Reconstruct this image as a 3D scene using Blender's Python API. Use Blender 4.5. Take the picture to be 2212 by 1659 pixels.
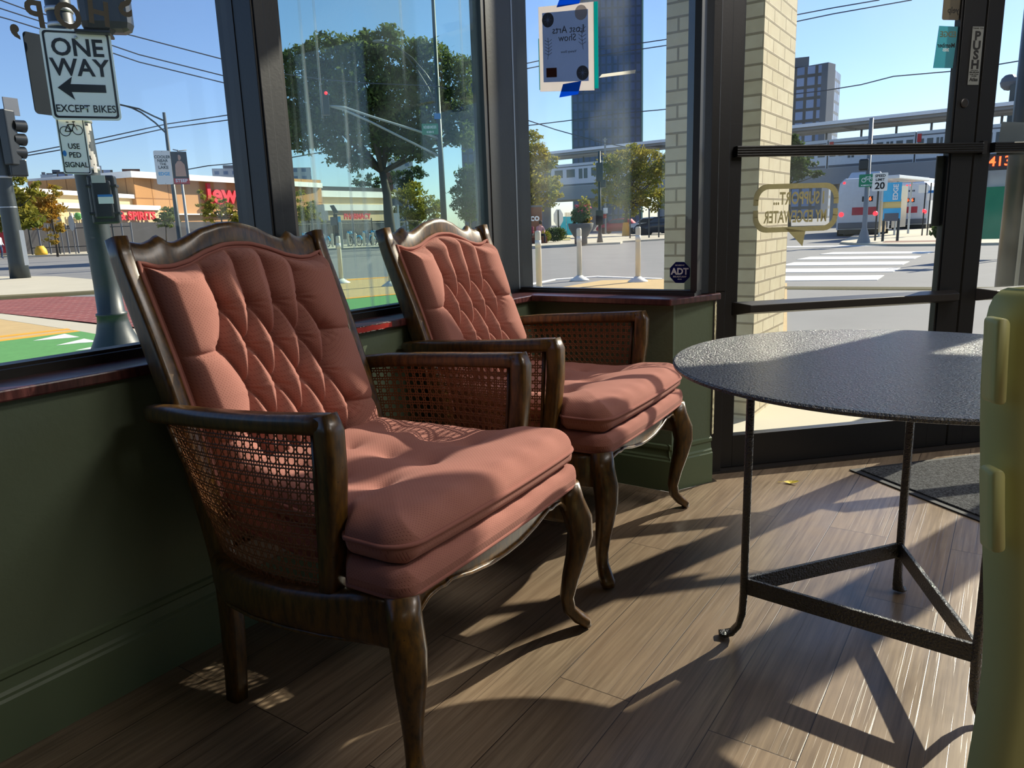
import bpy, math, random
import numpy as np
from mathutils import Vector

random.seed(7); RNG = np.random.default_rng(7)
for o in list(bpy.data.objects): bpy.data.objects.remove(o)
SC = bpy.context.scene; COL = SC.collection
PI = math.pi
# ------------------------------------------------------------------ camera
F = 1591.0; CX, CY, H = 1106.0, 829.5, 1.05
_d = np.array([251., 7367., F]); _up = -_d/np.linalg.norm(_d)
_Y = np.array([0, 0, 1.])-_up[2]*_up; _Y /= np.linalg.norm(_Y)
_X = np.cross(_Y, _up); _X = _X if _X[0] > 0 else -_X
RC = np.array([_X, _Y, _up])
cam = bpy.data.cameras.new('camera'); camo = bpy.data.objects.new('camera', cam); COL.objects.link(camo)
cam.sensor_width = 36; cam.lens = F/2212*36; cam.clip_start = .02; cam.clip_end = 3000
from mathutils import Matrix
m4 = Matrix.Identity(4)
for i in range(3):
    m4[i][0] = RC[i, 0]; m4[i][1] = -RC[i, 1]; m4[i][2] = -RC[i, 2]
m4[2][3] = H
camo.matrix_world = m4; SC.camera = camo
# ------------------------------------------------------------------ light
SUN_AZ, SUN_EL = math.radians(53.7), math.radians(32)
w = bpy.data.worlds.new('world'); SC.world = w; w.use_nodes = True
nt = w.node_tree; sky = nt.nodes.new('ShaderNodeTexSky')
sky.sky_type = 'NISHITA'; sky.sun_disc = False
sky.sun_elevation = SUN_EL; sky.sun_rotation = SUN_AZ
sky.air_density = 1.0; sky.dust_density = .35; sky.ozone_density = 2.2; sky.altitude = 100
smul = nt.nodes.new('ShaderNodeMixRGB'); smul.blend_type = 'MULTIPLY'; smul.inputs[0].default_value = 1; smul.inputs[2].default_value = (.90, .95, 1.16, 1)
nt.links.new(sky.outputs[0], smul.inputs[1]); nt.links.new(smul.outputs[0], nt.nodes['Background'].inputs[0]); nt.nodes['Background'].inputs[1].default_value = .072
sun = bpy.data.lights.new('sun', 'SUN'); suno = bpy.data.objects.new('sun', sun); COL.objects.link(suno)
sun.energy = 4.6; sun.angle = math.radians(.55); sun.color = (1, .87, .70)
sd = Vector((math.sin(SUN_AZ)*math.cos(SUN_EL), math.cos(SUN_AZ)*math.cos(SUN_EL), math.sin(SUN_EL)))
suno.rotation_euler = sd.to_track_quat('Z', 'Y').to_euler(); suno.location = (10, 10, 12)
SC.view_settings.view_transform = 'Standard'; SC.view_settings.look = 'None'
SC.view_settings.gamma = 1; SC.view_settings.exposure = 1.15; SC.view_settings.use_curve_mapping = False
# ------------------------------------------------------------------ places
def ray(px, py):
    return RC @ np.array([(px-CX)/F, (py-CY)/F, 1.])
def G(px, py, z=-.15):
    d = ray(px, py); t = (z-H)/d[2]; return (d[0]*t, d[1]*t, z)
def A(px, py, D):
    d = ray(px, py); t = D/math.hypot(d[0], d[1]); return (d[0]*t, d[1]*t, H+d[2]*t)
dU = np.array([.5632, .8263]); dN = np.array([.8263, -.5632]); W0 = np.array(G(0, 1648, 0)[:2])
def U(p): q = W0+p[0]*dU+p[1]*dN; return (q[0], q[1], p[2])          # u along window wall, n into room
D0 = np.array([.888, 3.004]); dd = np.array([.9823, .1874]); do = np.array([-.1874, .9823])
def DR(p): q = D0+p[0]*dd+p[1]*do; return (q[0], q[1], p[2])          # s along door line, t outward
ROTU = math.atan2(dU[1], dU[0]); ROTD = math.atan2(dd[1], dd[0])
# ------------------------------------------------------------------ mesh builder
ID = lambda p: p
class MB:
    def __init__(s, fr=ID): s.v = []; s.f = []; s.uv = {}; s.fr = fr
    def add(s, vs, fs, uvs=None):
        b = len(s.v); s.v += [tuple(s.fr(tuple(p))) for p in vs]; s.f += [tuple(b+i for i in f) for f in fs]
        if uvs is not None:
            for i, q in enumerate(uvs): s.uv[b+i] = q
        return s
    def box(s, x0, x1, y0, y1, z0, z1):
        return s.add([(x0, y0, z0), (x1, y0, z0), (x1, y1, z0), (x0, y1, z0), (x0, y0, z1), (x1, y0, z1), (x1, y1, z1), (x0, y1, z1)],
                     [(0, 3, 2, 1), (4, 5, 6, 7), (0, 1, 5, 4), (1, 2, 6, 5), (2, 3, 7, 6), (3, 0, 4, 7)])
    def prism(s, poly, z0, z1):
        n = len(poly)
        return s.add([(p[0], p[1], z0) for p in poly]+[(p[0], p[1], z1) for p in poly],
                     [tuple(range(n))[::-1], tuple(range(n, 2*n))]+[(i, (i+1) % n, n+(i+1) % n, n+i) for i in range(n)])
    def slab(s, pts, off):                                            # polygon in 3D extruded by vector
        n = len(pts); o = np.array(off)
        return s.add(list(pts)+[tuple(np.array(p)+o) for p in pts],
                     [tuple(range(n))[::-1], tuple(range(n, 2*n))]+[(i, (i+1) % n, n+(i+1) % n, n+i) for i in range(n)])
    def tube(s, path, r, n=8, cap=True):
        P = [np.array(p, float) for p in path]; m = len(P); R = r if hasattr(r, '__len__') else [r]*m
        vs = []; prev = None
        for i in range(m):
            t = P[min(i+1, m-1)]-P[max(i-1, 0)]; t = t/(np.linalg.norm(t)+1e-9)
            if prev is None: a = np.cross(t, [0, 0, 1.] if abs(t[2]) < .9 else [1., 0, 0])
            else: a = prev-t*prev.dot(t)
            a = a/(np.linalg.norm(a)+1e-9); prev = a; b = np.cross(t, a)
            for k in range(n):
                c = 2*PI*k/n; vs.append(tuple(P[i]+R[i]*(a*math.cos(c)+b*math.sin(c))))
        fs = [(i*n+k, i*n+(k+1) % n, (i+1)*n+(k+1) % n, (i+1)*n+k) for i in range(m-1) for k in range(n)]
        if cap: fs += [tuple(range(n))[::-1], tuple(range((m-1)*n, m*n))]
        return s.add(vs, fs)
    def sweep(s, path, a, b, side, pw=.55, n=16, rnd=.0):             # rounded-rectangle section, half sizes a (side) and b
        P = [np.array(p, float) for p in path]; m = len(P)
        Aa = list(a) if hasattr(a, '__len__') else [a]*m; Bb = list(b) if hasattr(b, '__len__') else [b]*m
        if rnd:
            t0 = P[0]-P[1]; t0 /= np.linalg.norm(t0); t1 = P[-1]-P[-2]; t1 /= np.linalg.norm(t1)
            for q, k in ((.6, .55), (.25, .85)): pass
            P = [P[0]+t0*rnd, P[0]+t0*rnd*.7]+P+[P[-1]+t1*rnd*.7, P[-1]+t1*rnd]
            Aa = [Aa[0]*.5, Aa[0]*.85]+Aa+[Aa[-1]*.85, Aa[-1]*.5]; Bb = [Bb[0]*.5, Bb[0]*.85]+Bb+[Bb[-1]*.85, Bb[-1]*.5]; m += 4
        vs = []
        for i in range(m):
            t = P[min(i+1, m-1)]-P[max(i-1, 0)]; t = t/(np.linalg.norm(t)+1e-9)
            sv = np.array(side(i/(m-1)) if callable(side) else side, float); sv = sv-t*sv.dot(t); sv /= np.linalg.norm(sv); nv = np.cross(t, sv)
            for k in range(n):
                c = 2*PI*(k+.5)/n; cc, ss = math.cos(c), math.sin(c)
                vs.append(tuple(P[i]+sv*Aa[i]*math.copysign(abs(cc)**pw, cc)+nv*Bb[i]*math.copysign(abs(ss)**pw, ss)))
        fs = [(i*n+k, i*n+(k+1) % n, (i+1)*n+(k+1) % n, (i+1)*n+k) for i in range(m-1) for k in range(n)]
        fs += [tuple(range(n))[::-1], tuple(range((m-1)*n, m*n))]
        return s.add(vs, fs)
    def grid(s, X, Y, Z, uv=None, flip=False):
        r, c = X.shape; vs = [(X[i, j], Y[i, j], Z[i, j]) for i in range(r) for j in range(c)]
        fs = [(i*c+j, i*c+j+1, (i+1)*c+j+1, (i+1)*c+j) for i in range(r-1) for j in range(c-1)]
        if flip: fs = [f[::-1] for f in fs]
        return s.add(vs, fs, None if uv is None else [(uv[0][i, j], uv[1][i, j]) for i in range(r) for j in range(c)])
    def lathe(s, prof, c=(0, 0), n=24):
        m = len(prof); vs = []
        for r, z in prof:
            for k in range(n): vs.append((c[0]+r*math.cos(2*PI*k/n), c[1]+r*math.sin(2*PI*k/n), z))
        fs = [(i*n+k, i*n+(k+1) % n, (i+1)*n+(k+1) % n, (i+1)*n+k) for i in range(m-1) for k in range(n)]
        return s.add(vs, fs+[tuple(range(n))[::-1], tuple(range((m-1)*n, m*n))])
    def ball(s, c, r, n=10):
        r = r if hasattr(r, '__len__') else (r, r, r); vs = []; fs = []
        for i in range(n+1):
            th = PI*i/n
            for k in range(2*n):
                ph = PI*k/n; vs.append((c[0]+r[0]*math.sin(th)*math.cos(ph), c[1]+r[1]*math.sin(th)*math.sin(ph), c[2]+r[2]*math.cos(th)))
        for i in range(n):
            for k in range(2*n): fs.append((i*2*n+k, (i+1)*2*n+k, (i+1)*2*n+(k+1) % (2*n), i*2*n+(k+1) % (2*n)))
        return s.add(vs, fs)
WL = {}
def obj(name, mb, mat, parent=None, local=False, smooth=False, bevel=0, label=None, cat=None, group=None, kind=None):
    v = np.array(mb.v, float); off = np.zeros(3)
    if not local:
        if parent is not None: off = WL[parent.name]
        else: off = np.array([(v[:, 0].min()+v[:, 0].max())/2, (v[:, 1].min()+v[:, 1].max())/2, v[:, 2].min()])
        v = v-off
    me = bpy.data.meshes.new(name); me.from_pydata([tuple(p) for p in v], [], mb.f)
    if mb.uv:
        uvl = me.uv_layers.new(name='UVMap'); li = np.zeros(len(me.loops), int); me.loops.foreach_get('vertex_index', li)
        tab = np.array([mb.uv.get(i, (0, 0)) for i in range(len(v))], float); uvl.data.foreach_set('uv', tab[li].ravel())
    if smooth: me.polygons.foreach_set('use_smooth', [True]*len(me.polygons))
    me.materials.append(mat); o = bpy.data.objects.new(name, me); COL.objects.link(o)
    if parent is not None: o.parent = parent; WL[o.name] = WL.get(parent.name, np.zeros(3))
    else: o.location = tuple(off); WL[o.name] = off
    if bevel:
        b = o.modifiers.new('bevel', 'BEVEL'); b.width = bevel; b.segments = 2; b.limit_method = 'ANGLE'; b.angle_limit = math.radians(40)
    if label: o['label'] = label
    if cat: o['category'] = cat
    if group: o['group'] = group
    if kind: o['kind'] = kind
    return o
def thing(name, label, cat, loc, rz=0, group=None):
    o = bpy.data.objects.new(name, None); COL.objects.link(o); o.location = tuple(loc); o.rotation_euler = (0, 0, rz); o.empty_display_size = .1
    o['label'] = label; o['category'] = cat; WL[o.name] = np.array(loc, float)
    if group: o['group'] = group
    return o
def copy_tree(o, parent=None):
    c = o.copy(); COL.objects.link(c)
    if parent is not None: c.parent = parent
    for ch in list(o.children): copy_tree(ch, c)
    return c
# ------------------------------------------------------------------ materials
def lin(c): return tuple(((x/255)/12.92 if x/255 <= .04045 else ((x/255+.055)/1.055)**2.4) for x in c)+(1,)
class NT:
    def __init__(s, m): s.m = m; s.t = m.node_tree; s.n = s.t.nodes; s.out = s.n['Material Output']; s.b = s.n['Principled BSDF']
    def new(s, ty, **k):
        x = s.n.new('ShaderNode'+ty)
        for a, b in k.items(): setattr(x, a, b)
        return x
    def ln(s, a, b): s.t.links.new(a, b)
    def val(s, node, i, v):
        if hasattr(v, 'links') or hasattr(v, 'is_output'): s.ln(v, node.inputs[i])
        else: node.inputs[i].default_value = v
    def math(s, op, a, b=0, c=0):
        x = s.new('Math', operation=op); s.val(x, 0, a); s.val(x, 1, b); s.val(x, 2, c); return x.outputs[0]
    def mix(s, f, a, b, bt='MIX'):
        x = s.new('MixRGB', blend_type=bt); s.val(x, 0, f); s.val(x, 1, a); s.val(x, 2, b); return x.outputs[0]
    def coord(s, kind='Object', scale=(1, 1, 1), rot=(0, 0, 0), loc=(0, 0, 0)):
        t = s.new('TexCoord'); mp = s.new('Mapping'); s.ln(t.outputs[kind], mp.inputs[0])
        mp.inputs['Scale'].default_value = scale; mp.inputs['Rotation'].default_value = rot; mp.inputs['Location'].default_value = loc
        return mp.outputs[0]
    def noise(s, vec, scale=5, detail=3, rough=.55, out=0):
        x = s.new('TexNoise'); s.ln(vec, x.inputs['Vector']); x.inputs['Scale'].default_value = scale; x.inputs['Detail'].default_value = detail; x.inputs['Roughness'].default_value = rough
        return x.outputs[out]
    def ramp(s, f, *stops):
        x = s.new('ValToRGB'); s.ln(f, x.inputs[0]); e = x.color_ramp.elements
        while len(e) < len(stops): e.new(.5)
        for i, (p, c) in enumerate(stops): e[i].position = p; e[i].color = c if hasattr(c, '__len__') else (c, c, c, 1)
        return x.outputs[0]
    def bump(s, h, st=.3, d=.01):
        x = s.new('Bump'); s.ln(h, x.inputs['Height']); x.inputs['Strength'].default_value = st; x.inputs['Distance'].default_value = d; s.ln(x.outputs[0], s.b.inputs['Normal']); s.ln(x.outputs[0], s.b.inputs['Coat Normal'])
def mat(name, rgb, rough=.6, metal=0, var=.12, vs=6, bump=0, bs=60, coat=0, emit=None, es=1, spec=.5):
    m = bpy.data.materials.new(name); m.use_nodes = True; t = NT(m); b = t.b
    c = lin(rgb); b.inputs['Roughness'].default_value = rough; b.inputs['Metallic'].default_value = metal; b.inputs['Specular IOR Level'].default_value = spec
    if coat: b.inputs['Coat Weight'].default_value = coat; b.inputs['Coat Roughness'].default_value = .12
    if var:
        n = t.noise(t.coord(), vs, 4)
        t.ln(t.mix(n, tuple(x*(1-var) for x in c[:3])+(1,), tuple(min(1, x*(1+var)) for x in c[:3])+(1,)), b.inputs['Base Color'])
    else: b.inputs['Base Color'].default_value = c
    if bump: t.bump(t.noise(t.coord(), bs, 3), bump)
    if emit: b.inputs['Emission Color'].default_value = lin(emit); b.inputs['Emission Strength'].default_value = es
    return m
def fabric():
    m = bpy.data.materials.new('pink_velvet'); m.use_nodes = True; t = NT(m)
    uv = t.coord('UV', (1, 1, 1), (0, 0, PI/4))
    v = t.new('TexVoronoi', feature='F1', voronoi_dimensions='2D'); t.ln(uv, v.inputs['Vector']); v.inputs['Scale'].default_value = 168; v.inputs['Randomness'].default_value = .15
    dot = t.ramp(v.outputs[0], (.10, 1.), (.24, 0.))
    n = t.noise(t.coord(), 9, 4); n2 = t.noise(t.coord(), 900, 2)
    base = t.mix(n, lin((134, 87, 78)), lin((154, 106, 96)))
    base = t.mix(t.math('MULTIPLY', n2, .35), base, lin((182, 130, 118)))
    t.ln(t.mix(t.math('MULTIPLY', dot, .42), base, lin((104, 50, 50))), t.b.inputs['Base Color'])
    t.b.inputs['Roughness'].default_value = .95; t.b.inputs['Sheen Weight'].default_value = .18; t.b.inputs['Sheen Roughness'].default_value = .4; t.b.inputs['Sheen Tint'].default_value = lin((240, 190, 180)); t.b.inputs['Specular IOR Level'].default_value = .15
    h = t.math('SUBTRACT', t.math('MULTIPLY', n2, .5), dot); t.bump(h, .35, .0012)
    return m
def wood(name, c1, c2, sc=(14, 14, 3.5), rough=.28, flecks=True, coat=.4):
    m = bpy.data.materials.new(name); m.use_nodes = True; t = NT(m)
    n = t.noise(t.coord('Object', sc), 6, 5, .6); n2 = t.noise(t.coord(), 2.2, 2)
    col = t.mix(t.ramp(n, (.35, 0.), (.7, 1.)), lin(c1), lin(c2)); col = t.mix(t.math('MULTIPLY', n2, .5), col, lin(tuple(x*.6 for x in c1)))
    if flecks:
        v = t.noise(t.coord(), 170, 2, .5); col = t.mix(t.ramp(v, (.70, 0.), (.76, .9)), col, lin((28, 14, 8)))
    t.ln(col, t.b.inputs['Base Color']); t.b.inputs['Roughness'].default_value = rough; t.b.inputs['Coat Weight'].default_value = coat; t.b.inputs['Coat Roughness'].default_value = .18
    t.bump(n, .06, .002)
    return m
def brickmat(name, c1, c2, mort, bw, bh, ms=.006, rough=.8, kind='UV', off=.5, bump=.6, spec=.3, metal=0):
    m = bpy.data.materials.new(name); m.use_nodes = True; t = NT(m)
    b = t.new('TexBrick'); t.ln(t.coord(kind), b.inputs['Vector']); b.offset = off
    b.inputs['Color1'].default_value = lin(c1); b.inputs['Color2'].default_value = lin(c2); b.inputs['Mortar'].default_value = lin(mort)
    b.inputs['Scale'].default_value = 1; b.inputs['Brick Width'].default_value = bw; b.inputs['Row Height'].default_value = bh; b.inputs['Mortar Size'].default_value = ms; b.inputs['Mortar Smooth'].default_value = .3
    n = t.noise(t.coord(), 14, 4); t.ln(t.mix(.22, b.outputs[0], n, 'OVERLAY'), t.b.inputs['Base Color'])
    t.b.inputs['Roughness'].default_value = rough; t.b.inputs['Specular IOR Level'].default_value = spec; t.b.inputs['Metallic'].default_value = metal
    if bump: t.bump(t.math('ADD', t.math('MULTIPLY', b.outputs[1], -1), t.math('MULTIPLY', n, .25)), bump, .004)
    return m
def glassmat(name, haze=.03, streak=.0, tint=(246, 250, 250)):
    m = bpy.data.materials.new(name); m.use_nodes = True; t = NT(m); t.n.remove(t.b)
    tr = t.new('BsdfTransparent'); tr.inputs[0].default_value = lin(tint); gl = t.new('BsdfGlossy'); gl.inputs['Roughness'].default_value = .02; gl.inputs[0].default_value = (.9, .95, 1, 1)
    ge = t.new('NewGeometry'); dt = t.new('VectorMath', operation='DOT_PRODUCT'); t.ln(ge.outputs['Incoming'], dt.inputs[0]); t.ln(ge.outputs['Normal'], dt.inputs[1])
    c5 = t.math('POWER', t.math('SUBTRACT', 1., t.math('ABSOLUTE', dt.outputs['Value'])), 5.)
    mx = t.new('MixShader'); t.ln(t.math('ADD', t.math('MULTIPLY', c5, .8), .02), mx.inputs[0]); t.ln(tr.outputs[0], mx.inputs[1]); t.ln(gl.outputs[0], mx.inputs[2])
    df = t.new('BsdfTranslucent'); df.inputs[0].default_value = (.8, .9, .88, 1); d2 = t.new('BsdfDiffuse'); d2.inputs[0].default_value = (.6, .65, .62, 1)
    ad = t.new('MixShader'); ad.inputs[0].default_value = .4; t.ln(df.outputs[0], ad.inputs[1]); t.ln(d2.outputs[0], ad.inputs[2])
    big = t.noise(t.coord('UV'), 2.3, 3, .5); fine = t.noise(t.coord('UV', (1, .6, 1)), 60, 4, .75)
    f = t.math('ADD', t.math('MULTIPLY', t.ramp(big, (.45, 0.), (.75, 1.)), haze), t.math('MULTIPLY', t.ramp(fine, (.69, 0.), (.73, 1.)), haze*2.2))
    if streak:
        st = t.noise(t.coord('UV', (34, .35, 1)), 1.6, 2, .4); msk = t.noise(t.coord('UV', (1.9, .55, 1), loc=(.35, .2, 0)), 1.3, 1, .3)
        f = t.math('ADD', f, t.math('MULTIPLY', t.math('MULTIPLY', t.ramp(st, (.60, 0.), (.66, 1.)), t.ramp(msk, (.42, 0.), (.6, 1.))), streak))
        f = t.math('ADD', f, t.math('MULTIPLY', t.ramp(msk, (.40, 0.), (.7, 1.)), streak*.18))
    f = t.math('MINIMUM', f, .6)
    fin = t.new('MixShader'); t.ln(f, fin.inputs[0]); t.ln(mx.outputs[0], fin.inputs[1]); t.ln(ad.outputs[0], fin.inputs[2]); t.ln(fin.outputs[0], t.out.inputs[0])
    return m
def leafmat(name, c1, c2, tr=.45):
    m = bpy.data.materials.new(name); m.use_nodes = True; t = NT(m); n = t.noise(t.coord(), .9, 3)
    n2 = t.noise(t.coord(), 9, 1); col = t.mix(t.ramp(n, (.35, 0.), (.65, 1.)), lin(c1), lin(c2)); col = t.mix(t.math('MULTIPLY', n2, .5), col, lin(tuple(x*.7 for x in c1)))
    t.ln(col, t.b.inputs['Base Color']); t.b.inputs['Roughness'].default_value = .7; t.b.inputs['Specular IOR Level'].default_value = .2
    q = t.new('BsdfTranslucent'); t.ln(col, q.inputs[0]); mx = t.new('MixShader'); mx.inputs[0].default_value = tr
    t.ln(t.b.outputs[0], mx.inputs[1]); t.ln(q.outputs[0], mx.inputs[2]); t.ln(mx.outputs[0], t.out.inputs[0]); return m
def floormat():
    m = bpy.data.materials.new('wood_plank_vinyl'); m.use_nodes = True; t = NT(m)
    b = t.new('TexBrick'); t.ln(t.coord('UV', loc=(.37, .06, 0)), b.inputs['Vector']); b.offset = .37; b.offset_frequency = 2
    b.inputs['Color1'].default_value = (0, 0, 0, 1); b.inputs['Color2'].default_value = (1, 1, 1, 1); b.inputs['Mortar'].default_value = (.5, .5, .5, 1)
    b.inputs['Scale'].default_value = 1; b.inputs['Brick Width'].default_value = 1.22; b.inputs['Row Height'].default_value = .18; b.inputs['Mortar Size'].default_value = .0011; b.inputs['Mortar Smooth'].default_value = .2
    shift = t.new('CombineXYZ'); t.ln(t.math('MULTIPLY', b.outputs[0], 9.), shift.inputs[2])
    va = t.new('VectorMath', operation='ADD'); t.ln(t.coord('UV', (1, 1, 1)), va.inputs[0]); t.ln(shift.outputs[0], va.inputs[1])
    mp = t.new('Mapping'); t.ln(va.outputs[0], mp.inputs[0]); mp.inputs['Scale'].default_value = (1.1, 26, 1)
    g = t.noise(mp.outputs[0], 3.2, 5, .62); mp2 = t.new('Mapping'); t.ln(va.outputs[0], mp2.inputs[0]); mp2.inputs['Scale'].default_value = (.55, 95, 1)
    fine = t.noise(mp2.outputs[0], 2.2, 3, .6); blot = t.noise(va.outputs[0], 3.1, 4, .6)
    col = t.mix(t.ramp(g, (.3, 0.), (.7, 1.)), lin((98, 83, 68)), lin((146, 129, 108)))
    col = t.mix(t.math('MULTIPLY', t.ramp(blot, (.4, 0.), (.7, 1.)), .45), col, lin((126, 102, 78)))
    col = t.mix(t.math('MULTIPLY', b.outputs[0], .22), col, lin((84, 72, 62)))
    groove = t.ramp(fine, (.30, 1.), (.40, 0.)); col = t.mix(t.math('MULTIPLY', groove, .55), col, lin((60, 48, 40)))
    col = t.mix(b.outputs[1], col, lin((38, 30, 26)))
    t.ln(col, t.b.inputs['Base Color']); t.b.inputs['Specular IOR Level'].default_value = .6
    t.ln(t.ramp(blot, (.3, .28), (.7, .42)), t.b.inputs['Roughness'])
    h = t.math('SUBTRACT', t.math('MULTIPLY', g, .5), t.math('ADD', groove, t.math('MULTIPLY', b.outputs[1], 2.)))
    t.bump(h, .30, .0008); return m
M = {}
def mk(k, *a, **kw): M[k] = mat(k, *a, **kw)
M['fabric'] = fabric(); M['wood'] = wood('walnut_wood', (54, 38, 17), (116, 80, 26), rough=.36, coat=.22); M['cane'] = mat('cane', (128, 84, 52), .5, var=.25, vs=60)
M['floor'] = floormat()
mk('green', (92, 104, 82), .62, var=.06, vs=3, bump=.12, bs=45); mk('basegreen', (88, 102, 76), .5, var=.1, vs=4, bump=.08, bs=30)
mk('ceiling', (150, 146, 138), .9); mk('backwall', (104, 108, 92), .9)
mk('plaster', (168, 160, 128), .9, var=.3, vs=30, bump=.6, bs=60)
mk('redchip', (168, 34, 18), .42, var=.25, vs=40, coat=.4); mk('chipwhite', (190, 184, 176), .8)
mk('black', (10, 11, 15), .45, var=.2, vs=5, bump=.04, bs=90); mk('bronze', (34, 31, 30), .42, .0, var=.15, vs=8); mk('alu', (120, 122, 126), .35, .7)
mk('gasket', (12, 12, 13), .6); mk('whiteline', (205, 205, 200), .5); mk('decal', (142, 136, 124), .7, var=.1)
mk('iron', (19, 16, 16), .32, .25, var=.4, vs=7, bump=.8, bs=210, coat=.7, spec=.8)
mk('rubber', (24, 25, 27), .7); mk('plastic', (200, 197, 128), .42, var=.06, vs=7, spec=.4)
mk('white', (226, 224, 214), .55); mk('paper', (212, 208, 208), .8, var=.05); mk('posterblue', (164, 186, 222), .8, var=.08); mk('posterdark', (120, 128, 140), .8)
mk('tape', (18, 118, 208), .7, bump=.1, bs=200); mk('teal', (0, 176, 176), .4); mk('rust', (118, 74, 70), .8)
mk('adtblue', (14, 42, 130), .4, var=0); mk('member', (112, 182, 194), .5, var=.05); mk('textwhite', (232, 236, 238), .6, var=0); mk('textblack', (14, 14, 16), .6, var=0); mk('stickergrey', (112, 116, 114), .5); mk('cream', (180, 174, 146), .8, var=.15, vs=70)
mk('asphalt', (124, 123, 122), .9, var=.13, vs=1.2, bump=.1, bs=40); mk('concrete', (188, 180, 160), .9, var=.1, vs=1.1, bump=.08, bs=30); mk('tan', (190, 162, 112), .9, var=.16, vs=6); mk('greenpaint', (88, 146, 80), .85, var=.22, vs=14)
mk('orangeline', (232, 160, 44), .8); mk('roadwhite', (226, 224, 218), .85, var=.1, vs=3); mk('grass', (188, 178, 118), .95, var=.25, vs=2)
mk('polegreen', (44, 52, 54), .45, .0, var=.3, vs=5, bump=.08, bs=20); mk('polegrey', (128, 132, 134), .5); mk('steel', (176, 180, 182), .35, .6)
mk('sigblack', (26, 30, 34), .35, var=.15); mk('lensred', (70, 24, 22), .25); mk('lensdark', (26, 26, 28), .2)
mk('signwhite', (238, 236, 226), .45, var=.03); mk('signgreen', (30, 130, 92), .5); mk('signblue', (42, 120, 190), .5); mk('bannerblack', (40, 34, 36), .6); mk('bannerred', (190, 40, 44), .6); mk('skyblue', (70, 176, 226), .5); mk('skin', (196, 150, 124), .6)
mk('tanwall', (188, 140, 92), .9, var=.06, vs=.4); mk('beige', (206, 182, 140), .9, var=.05, vs=.3); mk('cornice', (232, 230, 224), .8); mk('storefront', (58, 56, 58), .4, var=.5, vs=.5); mk('brown', (120, 80, 62), .8); mk('redsign', (214, 30, 50), .5, var=0)
mk('bark', (72, 66, 58), .95, var=.3, vs=3, bump=.6, bs=20); mk('steelfence', (40, 46, 50), .6)
mk('planter', (112, 112, 106), .85); mk('busbody', (206, 210, 214), .35, coat=.3); mk('busdark', (30, 34, 40), .2); mk('busred', (182, 46, 62), .5); mk('taillight', (230, 30, 40), .4, emit=(255, 30, 40), es=2.2); mk('led', (30, 8, 6), .4, emit=(255, 70, 30), es=3)
mk('train', (176, 182, 192), .35, .4); mk('trainwin', (44, 52, 64), .15); mk('conc2', (150, 150, 150), .9, var=.08, vs=.3); mk('roofwhite', (236, 238, 240), .5); mk('yellow', (226, 178, 50), .6); mk('pinkfl', (226, 70, 90), .7); mk('post', (214, 208, 190), .7)
mk('glassgreen', (120, 160, 140), .4); mk('jean', (70, 84, 112), .9); mk('shirt', (206, 206, 206), .9); mk('leafy', (206, 186, 70), .7, var=.2, vs=40); mk('hair', (48, 36, 30), .8)
mk('oldtape', (230, 228, 222), .8, var=0); mk('wire', (60, 66, 78), .7, var=0); mk('signback', (38, 44, 52), .95, spec=.15); mk('smoke', (96, 100, 108), .5)
M['pier'] = brickmat('cream_brick', (200, 188, 158), (212, 201, 174), (154, 142, 118), .235, .0765, .007)
M['paver'] = brickmat('red_paver', (120, 58, 56), (142, 76, 70), (166, 128, 120), .42, .14, .012, bump=.2, kind='Object')
M['tower'] = brickmat('dark_glass_tower', (36, 50, 92), (50, 66, 110), (30, 38, 66), 2.4, 3.6, .45, .25, off=0, bump=0, spec=.6)
M['highrise'] = brickmat('highrise_grid', (104, 124, 158), (150, 166, 196), (92, 88, 84), 3.1, 3.3, .55, .4, off=0, bump=0)
M['pale'] = brickmat('pale_block', (120, 134, 156), (150, 160, 178), (206, 204, 200), 3.4, 3.0, .95, .6, off=0, bump=0)
M['tile'] = brickmat('tan_panel', (190, 142, 92), (182, 134, 86), (140, 98, 62), 2.6, 2.6, .07, .9, off=0, bump=0)
def translucent(k, f=.5):
    t = NT(M[k]); q = t.new('BsdfTranslucent'); mx = t.new('MixShader'); mx.inputs[0].default_value = f
    src = t.b.inputs['Base Color'].links[0].from_socket if t.b.inputs['Base Color'].links else None
    if src: t.ln(src, q.inputs[0])
    else: q.inputs[0].default_value = t.b.inputs['Base Color'].default_value
    t.ln(t.b.outputs[0], mx.inputs[1]); t.ln(q.outputs[0], mx.inputs[2]); t.ln(mx.outputs[0], t.out.inputs[0])
for k in ('paper', 'posterblue', 'posterdark', 'decal', 'cream', 'member', 'teal', 'tape', 'adtblue', 'rust', 'oldtape'): translucent(k, .75)
M['glass1'] = glassmat('window_glass', .045); M['glass2'] = glassmat('streaked_glass', .07, .42, (226, 242, 236)); M['glass3'] = glassmat('smeared_glass', .07); M['glass4'] = glassmat('door_glass', .035)
M['leaf1'] = leafmat('locust_leaves', (66, 86, 42), (128, 140, 78)); M['leaf2'] = leafmat('yellow_green_leaves', (118, 128, 44), (176, 160, 66)); M['leaf3'] = leafmat('dark_leaves', (48, 70, 36), (86, 104, 50)); M['leaf4'] = leafmat('orange_leaves', (150, 140, 60), (214, 150, 50))
def rugmat():
    m = bpy.data.materials.new('mat_carpet'); m.use_nodes = True; t = NT(m); n = t.noise(t.coord(), 130, 3, .8)
    t.ln(t.mix(t.ramp(n, (.42, 0.), (.6, 1.)), lin((16, 17, 20)), lin((78, 80, 82))), t.b.inputs['Base Color']); t.b.inputs['Roughness'].default_value = 1; t.bump(n, .9, .006); return m
M['rug'] = rugmat()
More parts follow.
